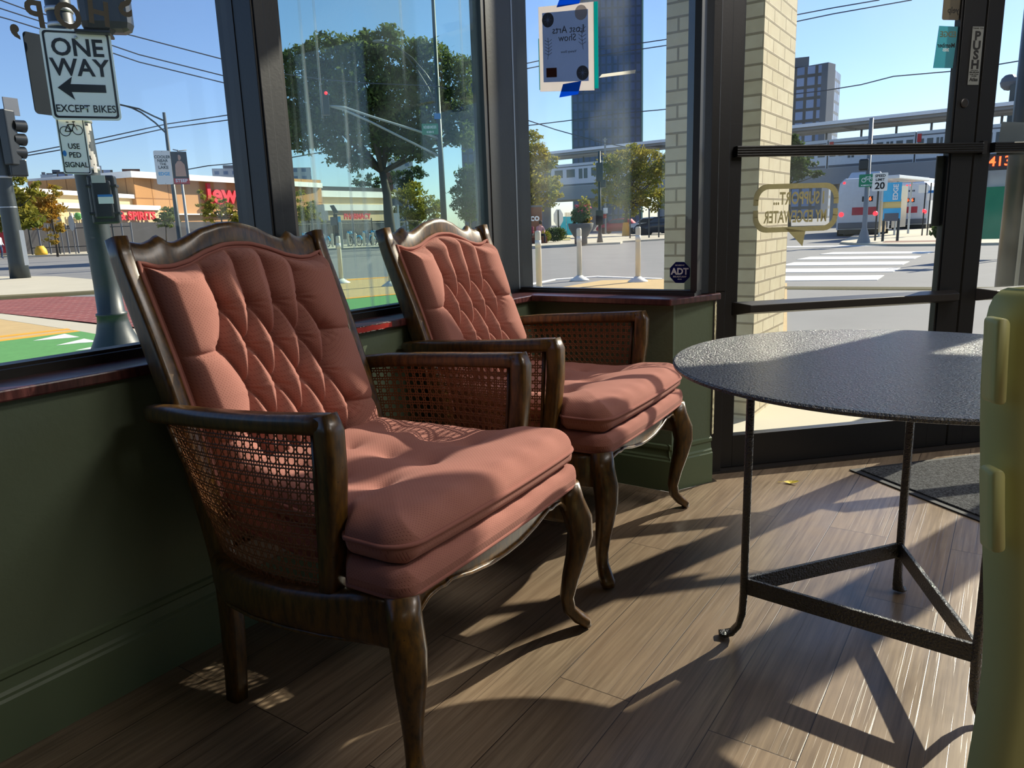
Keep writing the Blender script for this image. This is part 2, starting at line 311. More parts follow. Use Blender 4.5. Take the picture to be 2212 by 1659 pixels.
def sillmat():
    m = bpy.data.materials.new('sill_paint'); m.use_nodes = True; t = NT(m); n = t.noise(t.coord('Object', (2, 14, 2)), 6, 5, .65)
    t.ln(t.mix(t.ramp(n, (.4, 0.), (.72, 1.)), lin((52, 22, 24)), lin((92, 52, 50))), t.b.inputs['Base Color']); t.b.inputs['Roughness'].default_value = .3; t.b.inputs['Coat Weight'].default_value = .2; t.bump(n, .2, .003); return m
M['sill'] = sillmat()
# ------------------------------------------------------------------ text
def text_mb(txt, size, o, right, up, out=.001, bold=0, mirror=False, sx=1., align='CENTER', shear=0):
    cu = bpy.data.curves.new('t', 'FONT'); cu.body = txt; cu.size = size; cu.align_x = align; cu.align_y = 'CENTER'; cu.offset = bold*size; cu.resolution_u = 3; cu.shear = shear; cu.space_line = .85
    ob = bpy.data.objects.new('t', cu); COL.objects.link(ob); dg = bpy.context.evaluated_depsgraph_get(); dg.update()
    me = bpy.data.meshes.new_from_object(ob.evaluated_get(dg)); bpy.data.objects.remove(ob)
    R = np.array(right, float); Up = np.array(up, float); N = np.cross(R, Up); O = np.array(o, float); s = -1 if mirror else 1
    mb = MB(); vs = [tuple(O+R*v.co.x*sx*s+Up*v.co.y+N*out) for v in me.vertices]; fs = [tuple(p.vertices) for p in me.polygons]
    n = len(vs); edges = {}
    for f in fs:
        for i in range(len(f)):
            e = (f[i], f[(i+1) % len(f)]); edges[e] = 1
    rim = [e for e in edges if (e[1], e[0]) not in edges]
    th = N*(-out*.9)
    mb.add(vs+[tuple(np.array(v)+th) for v in vs], fs+[tuple(i+n for i in f[::-1]) for f in fs]+[(b, a, a+n, b+n) for a, b in rim])
    bpy.data.meshes.remove(me); return mb
FILLM = mat('fill_glow', (250, 244, 230), .4, var=0, emit=(255, 230, 190), es=.35)  # faint glow for the face of the added fill panels
# ================================================================== the room
def S(name, mb, m, bevel=0, smooth=False, parent=None): return obj(name, mb, M[m] if isinstance(m, str) else m, parent, smooth=smooth, bevel=bevel, kind=None if parent else 'structure')
DRU = lambda s, t=0: (2.454-.0+.7079*(s+.057)-.7063*t*-1*-1, .646+.7063*(s+.057)-.7079*t) if False else None
def du(s, t=0):                                  # door frame to (u,n)
    q = D0+s*dd+t*do-W0; return (float(q@dU), float(q@dN))
CEIL = 3.05; UL, NR = -5.2, 6.2; E_ = du(2.42); UR = E_[0]
# floor (uv in metres, planks along u)
poly = [(UL, 0), (2.12, 0), (2.12, .6), (2.33, .72), du(-.1, .04), du(2.3, .04), (UR, E_[1]), (UR, NR), (UL, NR)]
mb = MB(U); mb.add([(p[0], p[1], 0) for p in poly]+[(p[0], p[1], -.12) for p in poly], [tuple(range(9))[::-1], tuple(range(9, 18))]+[(i, i+9, (i+1) % 9+9, (i+1) % 9) for i in range(9)], [(p[0], p[1]) for p in poly]*2)
mb.f[0] = tuple(range(9))[::-1] if False else mb.f[0]
S('floor', mb, 'floor')
poly2 = [(UL-.2, -.2), (2.34, -.2), (2.34, .60), du(-.1, .08), du(2.42, .08), (UR+.18, E_[1]), (UR+.18, NR+.15), (UL-.2, NR+.15)]
S('ceiling', MB(U).prism(poly2, CEIL, CEIL+.15), 'ceiling')
S('wall_left', MB(U).box(UL, 2.28, -.2, -.012, 0, .74), 'green')
S('wall_left_header', MB(U).box(UL, 2.30, -.2, -.02, 2.62, CEIL), 'green')
S('wall_front', MB(U).box(2.135, 2.30, -.012, .60, 0, .74), 'green')
S('wall_front_header', MB(U).box(2.16, 2.34, -.02, .72, 2.62, CEIL), 'green')
S('wall_pier', MB(U).prism([(2.136, .59), (2.318, .69), (2.40, .66), (2.40, .5), (2.2, .5)], 0, .74), 'green')
S('wall_back', MB(U).box(UL, UR+.1, NR, NR+.15, 0, CEIL), 'backwall')
S('wall_rear', MB(U).box(UL-.15, UL, -.2, NR+.15, 0, CEIL), 'backwall')
S('wall_right', MB(U).box(UR, UR+.18, E_[1], NR+.15, 0, .3), 'green')
S('wall_right_header', MB(U).box(UR, UR+.18, E_[1]-.1, NR+.15, 2.62, CEIL), 'green')
S('wall_door_header', MB(DR).box(-.2, 2.42, -.06, .1, 2.72, CEIL), 'green')
def base(name, a, b):                            # moulded skirting between two (u,n) floor points, thickness towards room (left of a>b)
    a = np.array(a); b = np.array(b); d = (b-a); L = np.linalg.norm(d); d = d/L; nn = np.array([-d[1], d[0]])
    prof = [(0, 0), (.0, .122), (-.004, .128), (-.004, .135), (-.009, .142), (-.012, .165), (-.006, .172), (-.006, .184), (-.014, .19), (-.03, .19), (-.03, 0)]
    m = MB(U); n = len(prof)
    vs = [(a[0]+nn[0]*p, a[1]+nn[1]*p, z) for p, z in prof]+[(b[0]+nn[0]*p, b[1]+nn[1]*p, z) for p, z in prof]
    m.add(vs, [tuple(range(n)), tuple(range(n, 2*n))[::-1]]+[(i, n+i, n+(i+1) % n, (i+1) % n) for i in range(n)])
    return S(name, m, 'basegreen')
base('baseboard_left', (UL, 0), (2.125, 0)); base('baseboard_front', (2.123, 0), (2.123, .602)); base('baseboard_pier', (2.123, .602), (2.318, .702))
# chipped plaster edge beside the door jamb
mb = MB(U); zs = np.linspace(.2, .735, 40); a = []
for i, z in enumerate(zs): a.append((.004+.010*random.random()))
vs = []; 
for z, q in zip(zs, a): vs += [(2.314, .694+.004, z), (2.32+q*1.6, .703-q*.6, z), (2.322+q*1.4, .690, z)]
fs = []
for i in range(39):
    for k in range(2): fs.append((i*3+k, i*3+k+1, i*3+k+4, i*3+k+3))
mb.add(vs, fs); S('trim_1', mb, 'plaster')
# sills
S('trim_2', MB(U).prism([(UL, -.16), (2.25, -.16), (2.21, .012), (UL, .012)], .74, .765), 'sill', bevel=.004)
S('trim_3', MB(U).prism([(2.27, -.14), (2.27, .66), (2.36, .70), (2.33, .715), (2.065, .617), (2.065, .012), (2.11, .012)], .7405, .7655), 'sill', bevel=.004)
mb = MB(U); us = np.linspace(.86, 1.235, 40)
ja = [random.random()*.004 for _ in us]; jb = [random.random()*.004 for _ in us]
mb.add(sum([[(u, .0135, .7425+b), (u, .0135, .7625-a), (u, .010, .7625-a), (u, .010, .7425+b)] for u, a, b in zip(us, ja, jb)], []), [(i*4+k, i*4+(k+1) % 4, i*4+4+(k+1) % 4, i*4+4+k) for i in range(39) for k in range(4)]+[(0, 1, 2, 3), (156, 159, 158, 157)])
S('trim_4', mb, 'redchip')
mb = MB(U)
for k in range(60):
    u = .86+.375*random.random(); z = random.choice([.7425, .7600])+random.random()*.0016; l = .004+.010*random.random()
    mb.box(u, u+l, .0136, .0143, z, z+.0008+.0012*random.random())
S('trim_5', mb, 'chipwhite')
# window frames -------------------------------------------------- left wall
def frame_window(idx, u0, u1, glass, gap_label=None):
    root = MB(U)
    root.box(u0-.02, u1+.02, -.19, -.115, .765, .785).box(u0-.02, u1+.02, -.178, -.135, .785, .792)
    root.box(u0-.02, u1+.02, -.19, -.10, 2.56, 2.62)
    root.box(u0-.03, u0+.0, -.175, -.128, .785, 2.56).box(u1-.0, u1+.03, -.175, -.128, .785, 2.56)
    w_ = S('window_%d' % idx, root, 'bronze')
    g = MB(U); a, b, z0, z1 = u0-.01, u1+.01, .785, 2.57
    uv = [(a, z0), (b, z0), (b, z0), (a, z0), (a, z1), (b, z1), (b, z1), (a, z1)]
    g.box(a, b, -.153, -.147, z0, z1)
    for i, q in enumerate(uv): g.uv[i] = q
    obj('pane', g, M[glass], w_)
    return w_
w1 = frame_window(1, -.62, .860, 'glass1'); w2 = frame_window(2, 1.015, 1.985, 'glass2'); w0 = frame_window(5, -2.2, -.78, 'glass1')
S('trim_6', MB(U).box(.862, .945, -.20, -.055, .765, 2.62).box(.868, .9, -.056, -.05, .765, 2.62), 'black', bevel=.002)
S('trim_7', MB(U).box(-.78, -.66, -.20, -.055, .765, 2.62), 'black')
S('trim_8', MB(U).box(-2.4, -2.2, -.20, -.055, 0.74, 2.62), 'black')
S('wall_left_infill', MB(U).box(UL, -2.4, -.20, -.03, .765, 2.62), 'green')
S('trim_9', MB(U).box(2.01, 2.30, -.2, -.125, .74, 2.62), 'black')
S('trim_10', MB(U).prism([(2.02, -.19), (2.30, -.19), (2.30, -.135), (2.10, -.135), (2.02, -.135)], .765, 2.62), 'black')
# window 3 (front wall, u = 2.22)
r3 = MB(U).box(2.19, 2.27, -.135, .66, .7655, .777).box(2.205, 2.25, -.135, .66, .777, .784).box(2.18, 2.28, -.15, .66, 2.56, 2.62)
r3.box(2.195, 2.245, -.142, -.128, .784, 2.56).box(2.20, 2.25, .640, .665, .784, 2.56)
w3 = S('window_3', r3, 'bronze')
g = MB(U).box(2.217, 2.223, -.14, .65, .775, 2.57)
for i, p in enumerate([(0, 0), (0, 0), (1, 0), (1, 0), (0, 1), (0, 1), (1, 1), (1, 1)]): g.uv[i] = (.8*p[0], .77+1.8*p[1])
obj('pane', g, M['glass3'], w3)
S('trim_11', MB(U).box(2.185, 2.195, -.134, -.124, .777, 2.56), 'alu')
# black column between window 3 and the door
S('trim_12', MB(U).prism([(2.225, .645), (2.30, .675), (2.318, .698), (2.42, .655), (2.38, .61), (2.29, .645)], .7655, 2.62), 'black', bevel=.003)
S('trim_13', MB(DR).box(-.185, -.035, -.055, .06, 0, .765).box(-.16, -.035, -.06, .06, .765, 2.70), 'black', bevel=.002)
# doors ---------------------------------------------------------- two aluminium leaves
def leaf_door(idx, s0, s1, l, r, glass):
    m = MB(DR); m.box(s0, s0+l, -.022, .022, .012, 2.60).box(s1-r, s1, -.022, .022, .012, 2.60)
    m.box(s0+l, s1-r, -.022, .022, .012, .150).box(s0+l, s1-r, -.022, .022, 2.52, 2.60)
    m.box(s0+l, s0+l+.006, -.016, .016, .15, 2.52).box(s1-r-.008, s1-r, -.016, .016, .15, 2.52)
    d = S('door_%d' % idx, m, 'black', bevel=.0015)
    g = MB(DR).box(s0+l-.004, s1-r+.004, -.003, .003, .146, 2.525)
    for i, p in enumerate([(0, 0), (1, 0), (1, 0), (0, 0), (0, 1), (1, 1), (1, 1), (0, 1)]): g.uv[i] = (5+idx+.95*p[0], .1+2.4*p[1])
    obj('pane', g, M[glass], d)
    return d
d1 = leaf_door(1, -.030, 1.075, .062, .100, 'glass4'); d2 = leaf_door(2, 1.085, 2.20, .075, .06, 'glass4')
for d, a, b, e in ((d1, -.03, 1.10, .06), (d2, 1.125, 2.20, .05)):
    hb = MB(DR).box(a+.03, b, -.050, -.022, 1.278, 1.318)
    for k in range(4): hb.box(a+.03, b-.001, -.053, -.050, 1.282+k*.0095, 1.287+k*.0095)
    obj('upper_bar', hb, M['black'], d, bevel=.002)
    pb = MB(DR); pb.add([(a+e+.0-.02, -.022, .66), (a+e+.03, -.085, .675), (a+e+.03, -.085, .705), (a+e-.02, -.022, .715), (b-.05, -.022, .66), (b-.08, -.085, .675), (b-.08, -.085, .705), (b-.05, -.022, .715)],
           [(0, 1, 2, 3), (7, 6, 5, 4), (0, 4, 5, 1), (1, 5, 6, 2), (2, 6, 7, 3), (3, 7, 4, 0)])
    obj('push_bar', pb, M['bronze'], d, bevel=.003)
obj('end_cap', MB(DR).box(1.10, 1.122, -.045, -.022, 1.272, 1.324), M['gasket'], d1)
obj('lock_cylinder', MB(lambda p: DR((1.012+p[0], p[2]-.022, 1.475+p[1]))).lathe([(.018, 0), (.018, -.004), (.014, -.006)], n=24), M['bronze'], d1, smooth=False)
S('trim_14', MB(DR).box(-.19, 2.42, -.06, .06, 2.60, 2.74), 'black')
S('trim_15', MB(DR).box(2.20, 2.42, -.06, .08, 0, 2.72), 'black')
S('trim_16', MB(DR).box(-.2, 2.3, -.06, .09, -.01, .010), 'bronze')
# right shop window wall
rw = MB(U)
for n0 in (E_[1]-.08, 3.6, 5.0, 6.1): rw.box(UR+.02, UR+.14, n0, n0+.08, .3, 2.62)
w4 = S('window_4', rw, 'black'); g = MB(U).box(UR+.07, UR+.076, E_[1], NR, .3, 2.62)
for i in range(8): g.uv[i] = (9+.1*i, i*.2)
obj('pane', g, M['glass4'], w4)

# unseen ceiling panels added as fill for the shaded chairs, behind and beside the view
for (u_, n_, en, lab) in ((1.9, 2.5, 19, 'added fill light panel under the ceiling, out of view, nearest the glass doors'), (1.0, 4.2, 17, 'added fill light panel under the ceiling, out of view, toward the back wall'), (-2.0, 3.4, 2, 'added fill light panel under the ceiling, out of view, at the far left of the room')):
    p_ = U((u_, n_, CEIL)); pr_ = thing('fill_panel', lab, 'light', (p_[0], p_[1], CEIL-.04))
    obj('frame', MB(U).box(u_-.63, u_+.63, n_-.33, n_-.30, CEIL-.03, CEIL).box(u_-.63, u_+.63, n_+.30, n_+.33, CEIL-.03, CEIL).box(u_-.63, u_-.60, n_-.3, n_+.3, CEIL-.03, CEIL).box(u_+.60, u_+.63, n_-.3, n_+.3, CEIL-.03, CEIL), M['white'], pr_)
    obj('diffuser', MB(U).box(u_-.6, u_+.6, n_-.3, n_+.3, CEIL-.012, CEIL-.004), FILLM, pr_)
    l_ = bpy.data.lights.new('fill_light', 'AREA'); l_.shape = 'RECTANGLE'; l_.size = 1.2; l_.size_y = .6; l_.energy = en; l_.color = (1, .95, .90); lo = bpy.data.objects.new('fill_light', l_); COL.objects.link(lo); lo.location = (p_[0], p_[1], CEIL-.035); lo.rotation_euler = (0, 0, ROTU)

# ================================================================== writing and stickers on the glass
ua, na = np.array([dU[0], dU[1], 0]), np.array([dN[0], dN[1], 0]); Z = np.array([0, 0, 1.]); dv = np.array([dd[0], dd[1], 0]); dov = np.array([do[0], do[1], 0])
letters = [('S', 270, 12, .066, 14), ('H', 213, 30, .066, 8), ('O', 147, 37, .066, 2), ('P', 77, 33, .066, -4), (',', 25, 36, .085, -10)]
def on_left(px, py, n):
    r = ray(px, py); t = (n+W0@dN)/(r[:2]@dN); return np.array([r[0]*t, r[1]*t, H+r[2]*t])
for ch, px, py, sz, rot in letters:
    o = on_left(px, py, -.146); a = math.radians(-rot*.4); c, s_ = math.cos(a), math.sin(a)
    R_ = ua*c+Z*s_; U_ = -ua*s_+Z*c
    obj('vinyl_letter', text_mb(ch, sz/.7*.78, o, R_, U_, .0008, .028, True), M['decal'], label={'S': 'reversed brown vinyl letter S stuck on the left window pane', 'H': 'reversed brown vinyl letter H stuck on the left window pane', 'O': 'brown vinyl letter O stuck on the left window pane', 'P': 'reversed brown vinyl letter P stuck on the left window pane', ',': 'small brown vinyl comma stuck at far left of the window pane'}[ch], cat='letter')
# poster on window 3, plane u=2.2155, viewed from the room: right = +n
pu = 2.2145
def PW(a, b, c=0): return U((pu-c, a, b))
# corners a along n, b height
root = thing('poster', 'white bordered show poster taped to window above the sill, seen from behind', 'poster', U((pu, .12, 1.56)))
def pq(a0, a1, b0, b1, c0, c1, sk=0): 
    v = [(a0, b0+sk*(a0-.12)), (a1, b0+sk*(a1-.12)), (a1, b1+sk*(a1-.12)), (a0, b1+sk*(a0-.12))]
    return MB().add([PW(x, y, c0) for x, y in v]+[PW(x, y, c1) for x, y in v], [(0, 1, 2, 3), (7, 6, 5, 4), (0, 4, 5, 1), (1, 5, 6, 2), (2, 6, 7, 3), (3, 7, 4, 0)])
SK = -.10
obj('folder_edge', pq(.236, .252, 1.567, 1.876, -.0015, .0015, SK), M['teal'], root); obj('folder_edge', pq(-.014, -.010, 1.567, 1.76, -.0015, .0015, SK), M['teal'], root)
obj('paper_sheet', pq(-.010, .236, 1.56, 1.876, .0016, .0024, SK), M['paper'], root)
obj('printed_panel', pq(.008, .212, 1.595, 1.852, .0031, .0036, SK), M['posterblue'], root)
def onp(a, b): return np.array(PW(a, b+SK*(a-.12), .0037))
Rn = na+Z*SK; Rn = Rn/np.linalg.norm(Rn)
for tx, sz, a, b in (('Lost Arts', .038, .125, 1.785), ('Show', .036, .12, 1.755), ('Variety Show', .013, .125, 1.705)):
    obj('poster_text', text_mb(tx, sz, onp(a, b), Rn, Z, .0006, .0, True), M['posterdark'], root)
def disc(a, b, r, m_, name, star=False):
    q = MB(); n = 28; vs = [tuple(onp(a+r*math.cos(2*PI*k/n), b+r*math.sin(2*PI*k/n))) for k in range(n)]
    q.slab(vs, -ua*.0004); p = obj(name, q, M[m_], root)
    if star:
        q = MB(); vs = []
        for k in range(16):
            rr = r*(.86 if k % 4 == 0 else .6 if k % 2 == 0 else .12); vs.append(tuple(onp(a+rr*math.sin(2*PI*k/16), b+rr*math.cos(2*PI*k/16))-ua*.0005))
        q.slab(vs, -ua*.0003); obj('star_mark', q, M['posterblue'], p)
disc(.034, 1.825, .027, 'posterdark', 'round_emblem', True); disc(.186, 1.625, .027, 'posterdark', 'round_emblem', True); disc(.182, 1.842, .027, 'paper', 'round_emblem')
obj('photo_block', pq(.022, .07, 1.613, 1.648, .0037, .0042, SK), M['rust'], root)
def sprig(a, b, h, s):
    q = MB()
    q.tube([onp(a, b), onp(a+s*.006, b+h*.5), onp(a+s*.002, b+h)], .0008, 4)
    for k in range(5): q.tube([onp(a+s*.004, b+h*(.2+.15*k)), onp(a+s*(.02), b+h*(.32+.15*k))], .0008, 4); q.tube([onp(a+s*.004, b+h*(.2+.15*k)), onp(a-s*(.012), b+h*(.30+.15*k))], .0008, 4)
    obj('leaf_sprig', q, M['posterdark'], root)
sprig(.03, 1.68, .08, 1); sprig(.19, 1.71, .09, -1)
obj('tape_strip', MB().add([PW(.075, 1.872, .005), PW(.175, 1.868, .005), PW(.195, 1.905, .004), PW(.092, 1.905, .004)]+[PW(.075, 1.872, .0055), PW(.175, 1.868, .0055), PW(.195, 1.905, .0045), PW(.092, 1.905, .0045)], [(3, 2, 1, 0), (4, 5, 6, 7), (0, 1, 5, 4), (1, 2, 6, 5), (2, 3, 7, 6), (3, 0, 4, 7)]), M['tape'], root)
obj('tape_strip', MB().add([PW(.080, 1.540, .005), PW(.166, 1.542, .005), PW(.180, 1.590, .004), PW(.098, 1.588, .004)]+[PW(.080, 1.540, .0055), PW(.166, 1.542, .0055), PW(.180, 1.590, .0045), PW(.098, 1.588, .0045)], [(3, 2, 1, 0), (4, 5, 6, 7), (0, 1, 5, 4), (1, 2, 6, 5), (2, 3, 7, 6), (3, 0, 4, 7)]), M['tape'], root)
# alarm sticker
root = thing('alarm_sticker', 'dark blue octagonal alarm sticker in lower corner of window pane', 'sticker', U((pu, .59, .81)))
c0_ = (.592, .852); oc = lambda r, c: [PW(c0_[0]+r*math.cos(PI/8+k*PI/4), c0_[1]+r*math.sin(PI/8+k*PI/4), c) for k in range(8)]
q = MB().slab(oc(.043, .0), np.array(PW(0, 0, .0012))-np.array(PW(0, 0, 0))); obj('backing', q, M['adtblue'], root)
for tx, sz, b in (('ADT', .034, .855), ('SECURED BY', .0065, .879), ('800.ADT.ASAP', .0085, .836), ('adt.com', .005, .827)):
    obj('sticker_text', text_mb(tx, sz, PW(c0_[0], b, .0013), na, Z, .0005, .03 if tx == 'ADT' else .01), M['textwhite'], root)
# flat tape smear and paint marks on window 3
obj('tape_residue', MB().slab([PW(.255, 1.592, -.0), PW(.405, 1.588), PW(.408, 1.600), PW(.268, 1.603)], -ua*.0008), M['oldtape'], label='pale strip of old tape residue on the glass beside the poster', cat='tape')
# speech bubble decal on door (reversed)
root = thing('window_decal', 'cream speech bubble decal on the door glass reading I support my Edgewater, reversed', 'decal', DR((.29, -.004, .94)))
def DP(s, z, c=.0045): return DR((s, -c, z))
def rrect(s0, s1, z0, z1, r, n=6):
    P = []
    for cx_, cz_, a0 in ((s1-r, z0+r, -PI/2), (s1-r, z1-r, 0), (s0+r, z1-r, PI/2), (s0+r, z0+r, PI)):
        for k in range(n+1): a = a0+PI/2*k/n; P.append((cx_+r*math.cos(a), cz_+r*math.sin(a)))
    return P
outer = rrect(.100, .478, .985, 1.175, .06); inner = rrect(.122, .456, 1.005, 1.155, .045)
q = MB(); n = len(outer)
for i in range(n):
    j = (i+1) % n
    mz = (outer[i][1]+outer[j][1])/2
    if abs(mz-1.083) < .012 and abs(outer[i][1]-outer[j][1]) > .05:      # gap in the side stroke
        for (z0, z1) in ((min(outer[i][1], outer[j][1]), 1.073), (1.092, max(outer[i][1], outer[j][1]))):
            x0, x1 = outer[i][0], inner[i][0]
            q.slab([DP(x0, z0), DP(x1, z0), DP(x1, z1), DP(x0, z1)], -dov*.0006)
        continue
    q.slab([DP(*outer[i]), DP(*outer[j]), DP(*inner[j]), DP(*inner[i])], -dov*.0006)
q.slab([DP(.245, 1.0), DP(.335, .985), DP(.325, .925)], -dov*.0006); obj('bubble_outline', q, M['cream'], root)
obj('decal_text', text_mb('I SUPPORT...', .068, DP(.30, 1.115, .005), dv, Z, .0006, .022, True, .62), M['cream'], root)
obj('decal_text', text_mb('MY EDGEWATER', .066, DP(.288, 1.043, .005), dv, Z, .0006, .022, True, .56), M['cream'], root)
# stickers by the door stile
root = thing('review_sticker', 'brownish grey review sticker high on the door glass, reversed', 'sticker', DR((.955, -.004, 1.79)))
obj('backing', MB().slab([DP(a, b) for a, b in rrect(.890, .968, 1.792, 1.95, .008, 4)], -dov*.0008), M['decal'], root)
obj('sticker_text', text_mb('yelp', .032, DP(.938, 1.828, .0054), dv, Z, .0005, .01, True), M['textblack'], root)
root = thing('member_sticker', 'teal membership sticker on the door glass below the brown one', 'sticker', DR((.945, -.004, 1.6)))
obj('backing', MB().slab([DP(*p) for p in ((.868, 1.612), (.958, 1.612), (.968, 1.768), (.880, 1.770))], -dov*.0008), M['member'], root)
for tx, sz, a, b, mm in (('EDGE', .030, .924, 1.738, 'cream'), ('Member', .024, .919, 1.697, 'textblack'), ('2025', .015, .919, 1.680, 'textwhite')):
    obj('sticker_text', text_mb(tx, sz, DP(a, b, .0054), dv, Z, .0005, .015, True), M[mm], root)
obj('blackout_panel', MB(DR).box(.932, .974, .004, .012, .985, 1.272), M['black'], bevel=.002, label='narrow black panel fixed to the door glass edge under the upper bar, beside the stile', cat='panel')
root = thing('push_sticker', 'tall grey PUSH sticker with bold black letters on the door stile', 'sticker', DR((1.045, -.023, 1.54)))
def SP(s, z, c=.0235): return DR((s, -c, z))
obj('backing', MB().slab([SP(*p) for p in ((1.018, 1.545), (1.070, 1.545), (1.070, 1.765), (1.018, 1.765))], -dov*.0008), M['stickergrey'], root)
for tx, sz, b, bo in (('THANK YOU', .0085, 1.758, .0), ('P', .046, 1.729, .04), ('U', .046, 1.693, .04), ('S', .046, 1.657, .04), ('H', .046, 1.621, .04), ('24 Hr. Service', .006, 1.600, .01), ('800-205-JA40', .008, 1.5925, .02), ('GLASS * LOCKS', .006, 1.5845, .01), ('CLOSERS', .006, 1.578, .01), ('Atlas', .019, 1.565, .03)):
    obj('sticker_text', text_mb(tx, sz, SP(1.044, b, .0245), dv, Z, .0005, bo, False, 1.15 if len(tx) == 1 else 1), M['textblack'], root)
obj('vinyl_square', MB().slab([DR((s, .004, z)) for s, z in ((1.215, 1.27), (1.36, 1.27), (1.36, 1.40), (1.225, 1.405))], dov*.0008), M['smoke'], label='grey square of scratched vinyl on the far right door glass', cat='sticker')

# ================================================================== armchairs
def make_chair():
    root = thing('armchair', '', 'armchair', (0, 0, 0))
    W_ = M['wood']
    def yb(z):                                   # centre line of the back post, side view
        zz = [0, .18, .34, .5, .7, .88, 1.05]; yy = [.272, .272, .288, .325, .388, .455, .525]; return float(np.interp(z, zz, yy))
    def yb2(z): return yb(z)
    # smooth version
    zt = np.linspace(0, 1.05, 26); ysm = [np.mean([yb(max(0, min(1.05, z+d))) for d in np.linspace(-.09, .09, 9)]) for z in zt]
    ybs = lambda z: float(np.interp(z, zt, ysm))
    for s in (-1, 1):
        P = [(s*np.interp(z, [0, .3, .6, 1.05], [.305, .283, .285, .292]), ybs(z), z) for z in zt]
        a = [np.interp(z, [0, .3, 1.05], [.019, .021, .0185]) for z in zt]; b = [np.interp(z, [0, .3, .45, .8, 1.05], [.021, .027, .031, .029, .023]) for z in zt]
        obj('back_post', MB().sweep(P, a, b, (1, 0, 0), .45, 16), W_, root, True, True)
    # crest rail
    def ztop(t):
        t = abs(t); return float(np.interp(t, [0, .12, .3, .45, .56, .62, .67, .71, .76, .85, 1], [1.082, 1.080, 1.068, 1.050, 1.0385, 1.038, 1.050, 1.057, 1.046, 1.037, 1.046]))
    def zpad(t):
        t = abs(t); return float(np.interp(t, [0, .15, .35, .55, .72, .86, 1], [1.030, 1.028, 1.014, .994, .985, .986, .998]))
    ts = np.linspace(-1, 1, 61); X = []; Y = []; Zz = []
    sec = [(-.012, 0, 0), (-.018, .3, .0), (-.016, .8, .0), (-.010, .96, .0), (0, 1.0, 0), (.010, .95, 0), (.014, .6, 0), (.014, 0, 0), (-.012, 0, 0)]
    for t in ts:
        zb, zt_ = zpad(t)-.03, ztop(t)
        X.append([t*.277]*len(sec)); Y.append([ybs(zb+(zt_-zb)*q[1])+q[0]-.004-.016*(1-abs(t))*q[1]+.012 for q in sec]); Zz.append([zb+(zt_-zb)*q[1] for q in sec])
    obj('crest_rail', MB().grid(np.array(X), np.array(Y), np.array(Zz)), W_, root, True, True)
    # tufted back
    nx, nz = 190, 230
    a = np.linspace(-1, 1, nx); a = np.sign(a)*(1-(1-np.abs(a))**1.15); b = np.linspace(0, 1, nz); b = 1-(1-b)**1.08
    AA, BB = np.meshgrid(a, b); hw = .250+.014*BB
    ZT = np.vectorize(zpad)(AA)-.012; ZB = .44; XX = AA*hw; ZZ = ZB+BB*(ZT-ZB)
    rows = [(.884, [-.120, -.040, .040, .120]), (.792, [-.160, -.08, 0, .08, .160]), (.695, [-.120, -.040, .040, .120]), (.600, [-.160, -.08, 0, .08, .160]), (.505, [-.12, -.04, .04, .12])]
    segs = []; pts = []; pleats = []
    for i, (z, xs) in enumerate(rows):
        pts += [(x, z) for x in xs]
        if i+1 < len(rows):
            for x in xs:
                for x2 in rows[i+1][1]:
                    if abs(x-x2) < .05: segs.append((x, z, x2, rows[i+1][0], 1.))
        if len(xs) == 5: pleats += [(-.16, z, -.30, z-.006, 1.), (.16, z, .30, z-.006, 1.)]
    for x in rows[0][1]: segs.append((x, .884, x*1.10, .95, 1.)); segs.append((x*1.10, .95, x*1.02, 1.06, .9))
    def smin(DD, S_):
        q = None
        for x0, z0, x1, z1, k in S_:
            dx, dz = x1-x0, z1-z0; tt = np.clip(((XX-x0)*dx+(ZZ-z0)*dz)/(dx*dx+dz*dz), 0, 1)
            d = np.hypot(XX-x0-tt*dx, ZZ-z0-tt*dz)/k; q = d if q is None else np.minimum(q, d)
        return q
    d = smin(None, segs); puff = (1-np.exp(-(d/.021)**.95))*(1-.30*np.exp(-(smin(None, pleats)/.009)**1.0)); puff = puff*(1-.22*np.exp(-((d)/.004)**2))
    dp = None
    for x, z in pts:
        r = np.hypot(XX-x, (ZZ-z)); dp = r if dp is None else np.minimum(dp, r)
    dim = np.exp(-(dp/.016)**1.6)
    # small fabric folds radiating below each button
    fold = 0
    for x, z in pts:
        r = np.hypot(XX-x, ZZ-z); th = np.arctan2(XX-x, ZZ-z); fold = fold+.0016*np.exp(-((r-.018)/.016)**2)*np.sin(th*9+x*60)
    e = np.minimum(hw-np.abs(XX), ZT-ZZ); roll = np.sqrt(np.clip(1-(1-np.clip(e/.030, 0, 1))**2, 0, 1))*(.62+.38*np.sqrt(np.clip(1-(1-np.clip((hw-np.abs(XX))/.085, 0, 1))**2, 0, 1)))
    Hh = roll*(.012+.056*puff-.024*dim+fold)*(1-.15*(1-BB))
    low = np.exp(-((ZZ-.60)/.09)**2)*.012
    YY = np.vectorize(ybs)(ZZ)-.020-Hh-low*roll
    UVx = XX+.0; UVz = ZZ+.0
    obj('tufted_back', MB().grid(XX, YY, ZZ, (UVx, UVz+Hh*.5)), M['fabric'], root, True, True)
    # back panel
    q = MB(); Zs = np.linspace(.36, 1.0, 14); q.grid(np.array([[-.27, 0, .27]]*14), np.array([[ybs(z)+.006]*3 for z in Zs]), np.array([[z]*3 for z in Zs]))
    q.grid(np.array([[-.27, 0, .27]]*14), np.array([[ybs(z)+.016]*3 for z in Zs]), np.array([[z]*3 for z in Zs]), flip=True); obj('back_panel', q, M['fabric'], root, True, True)
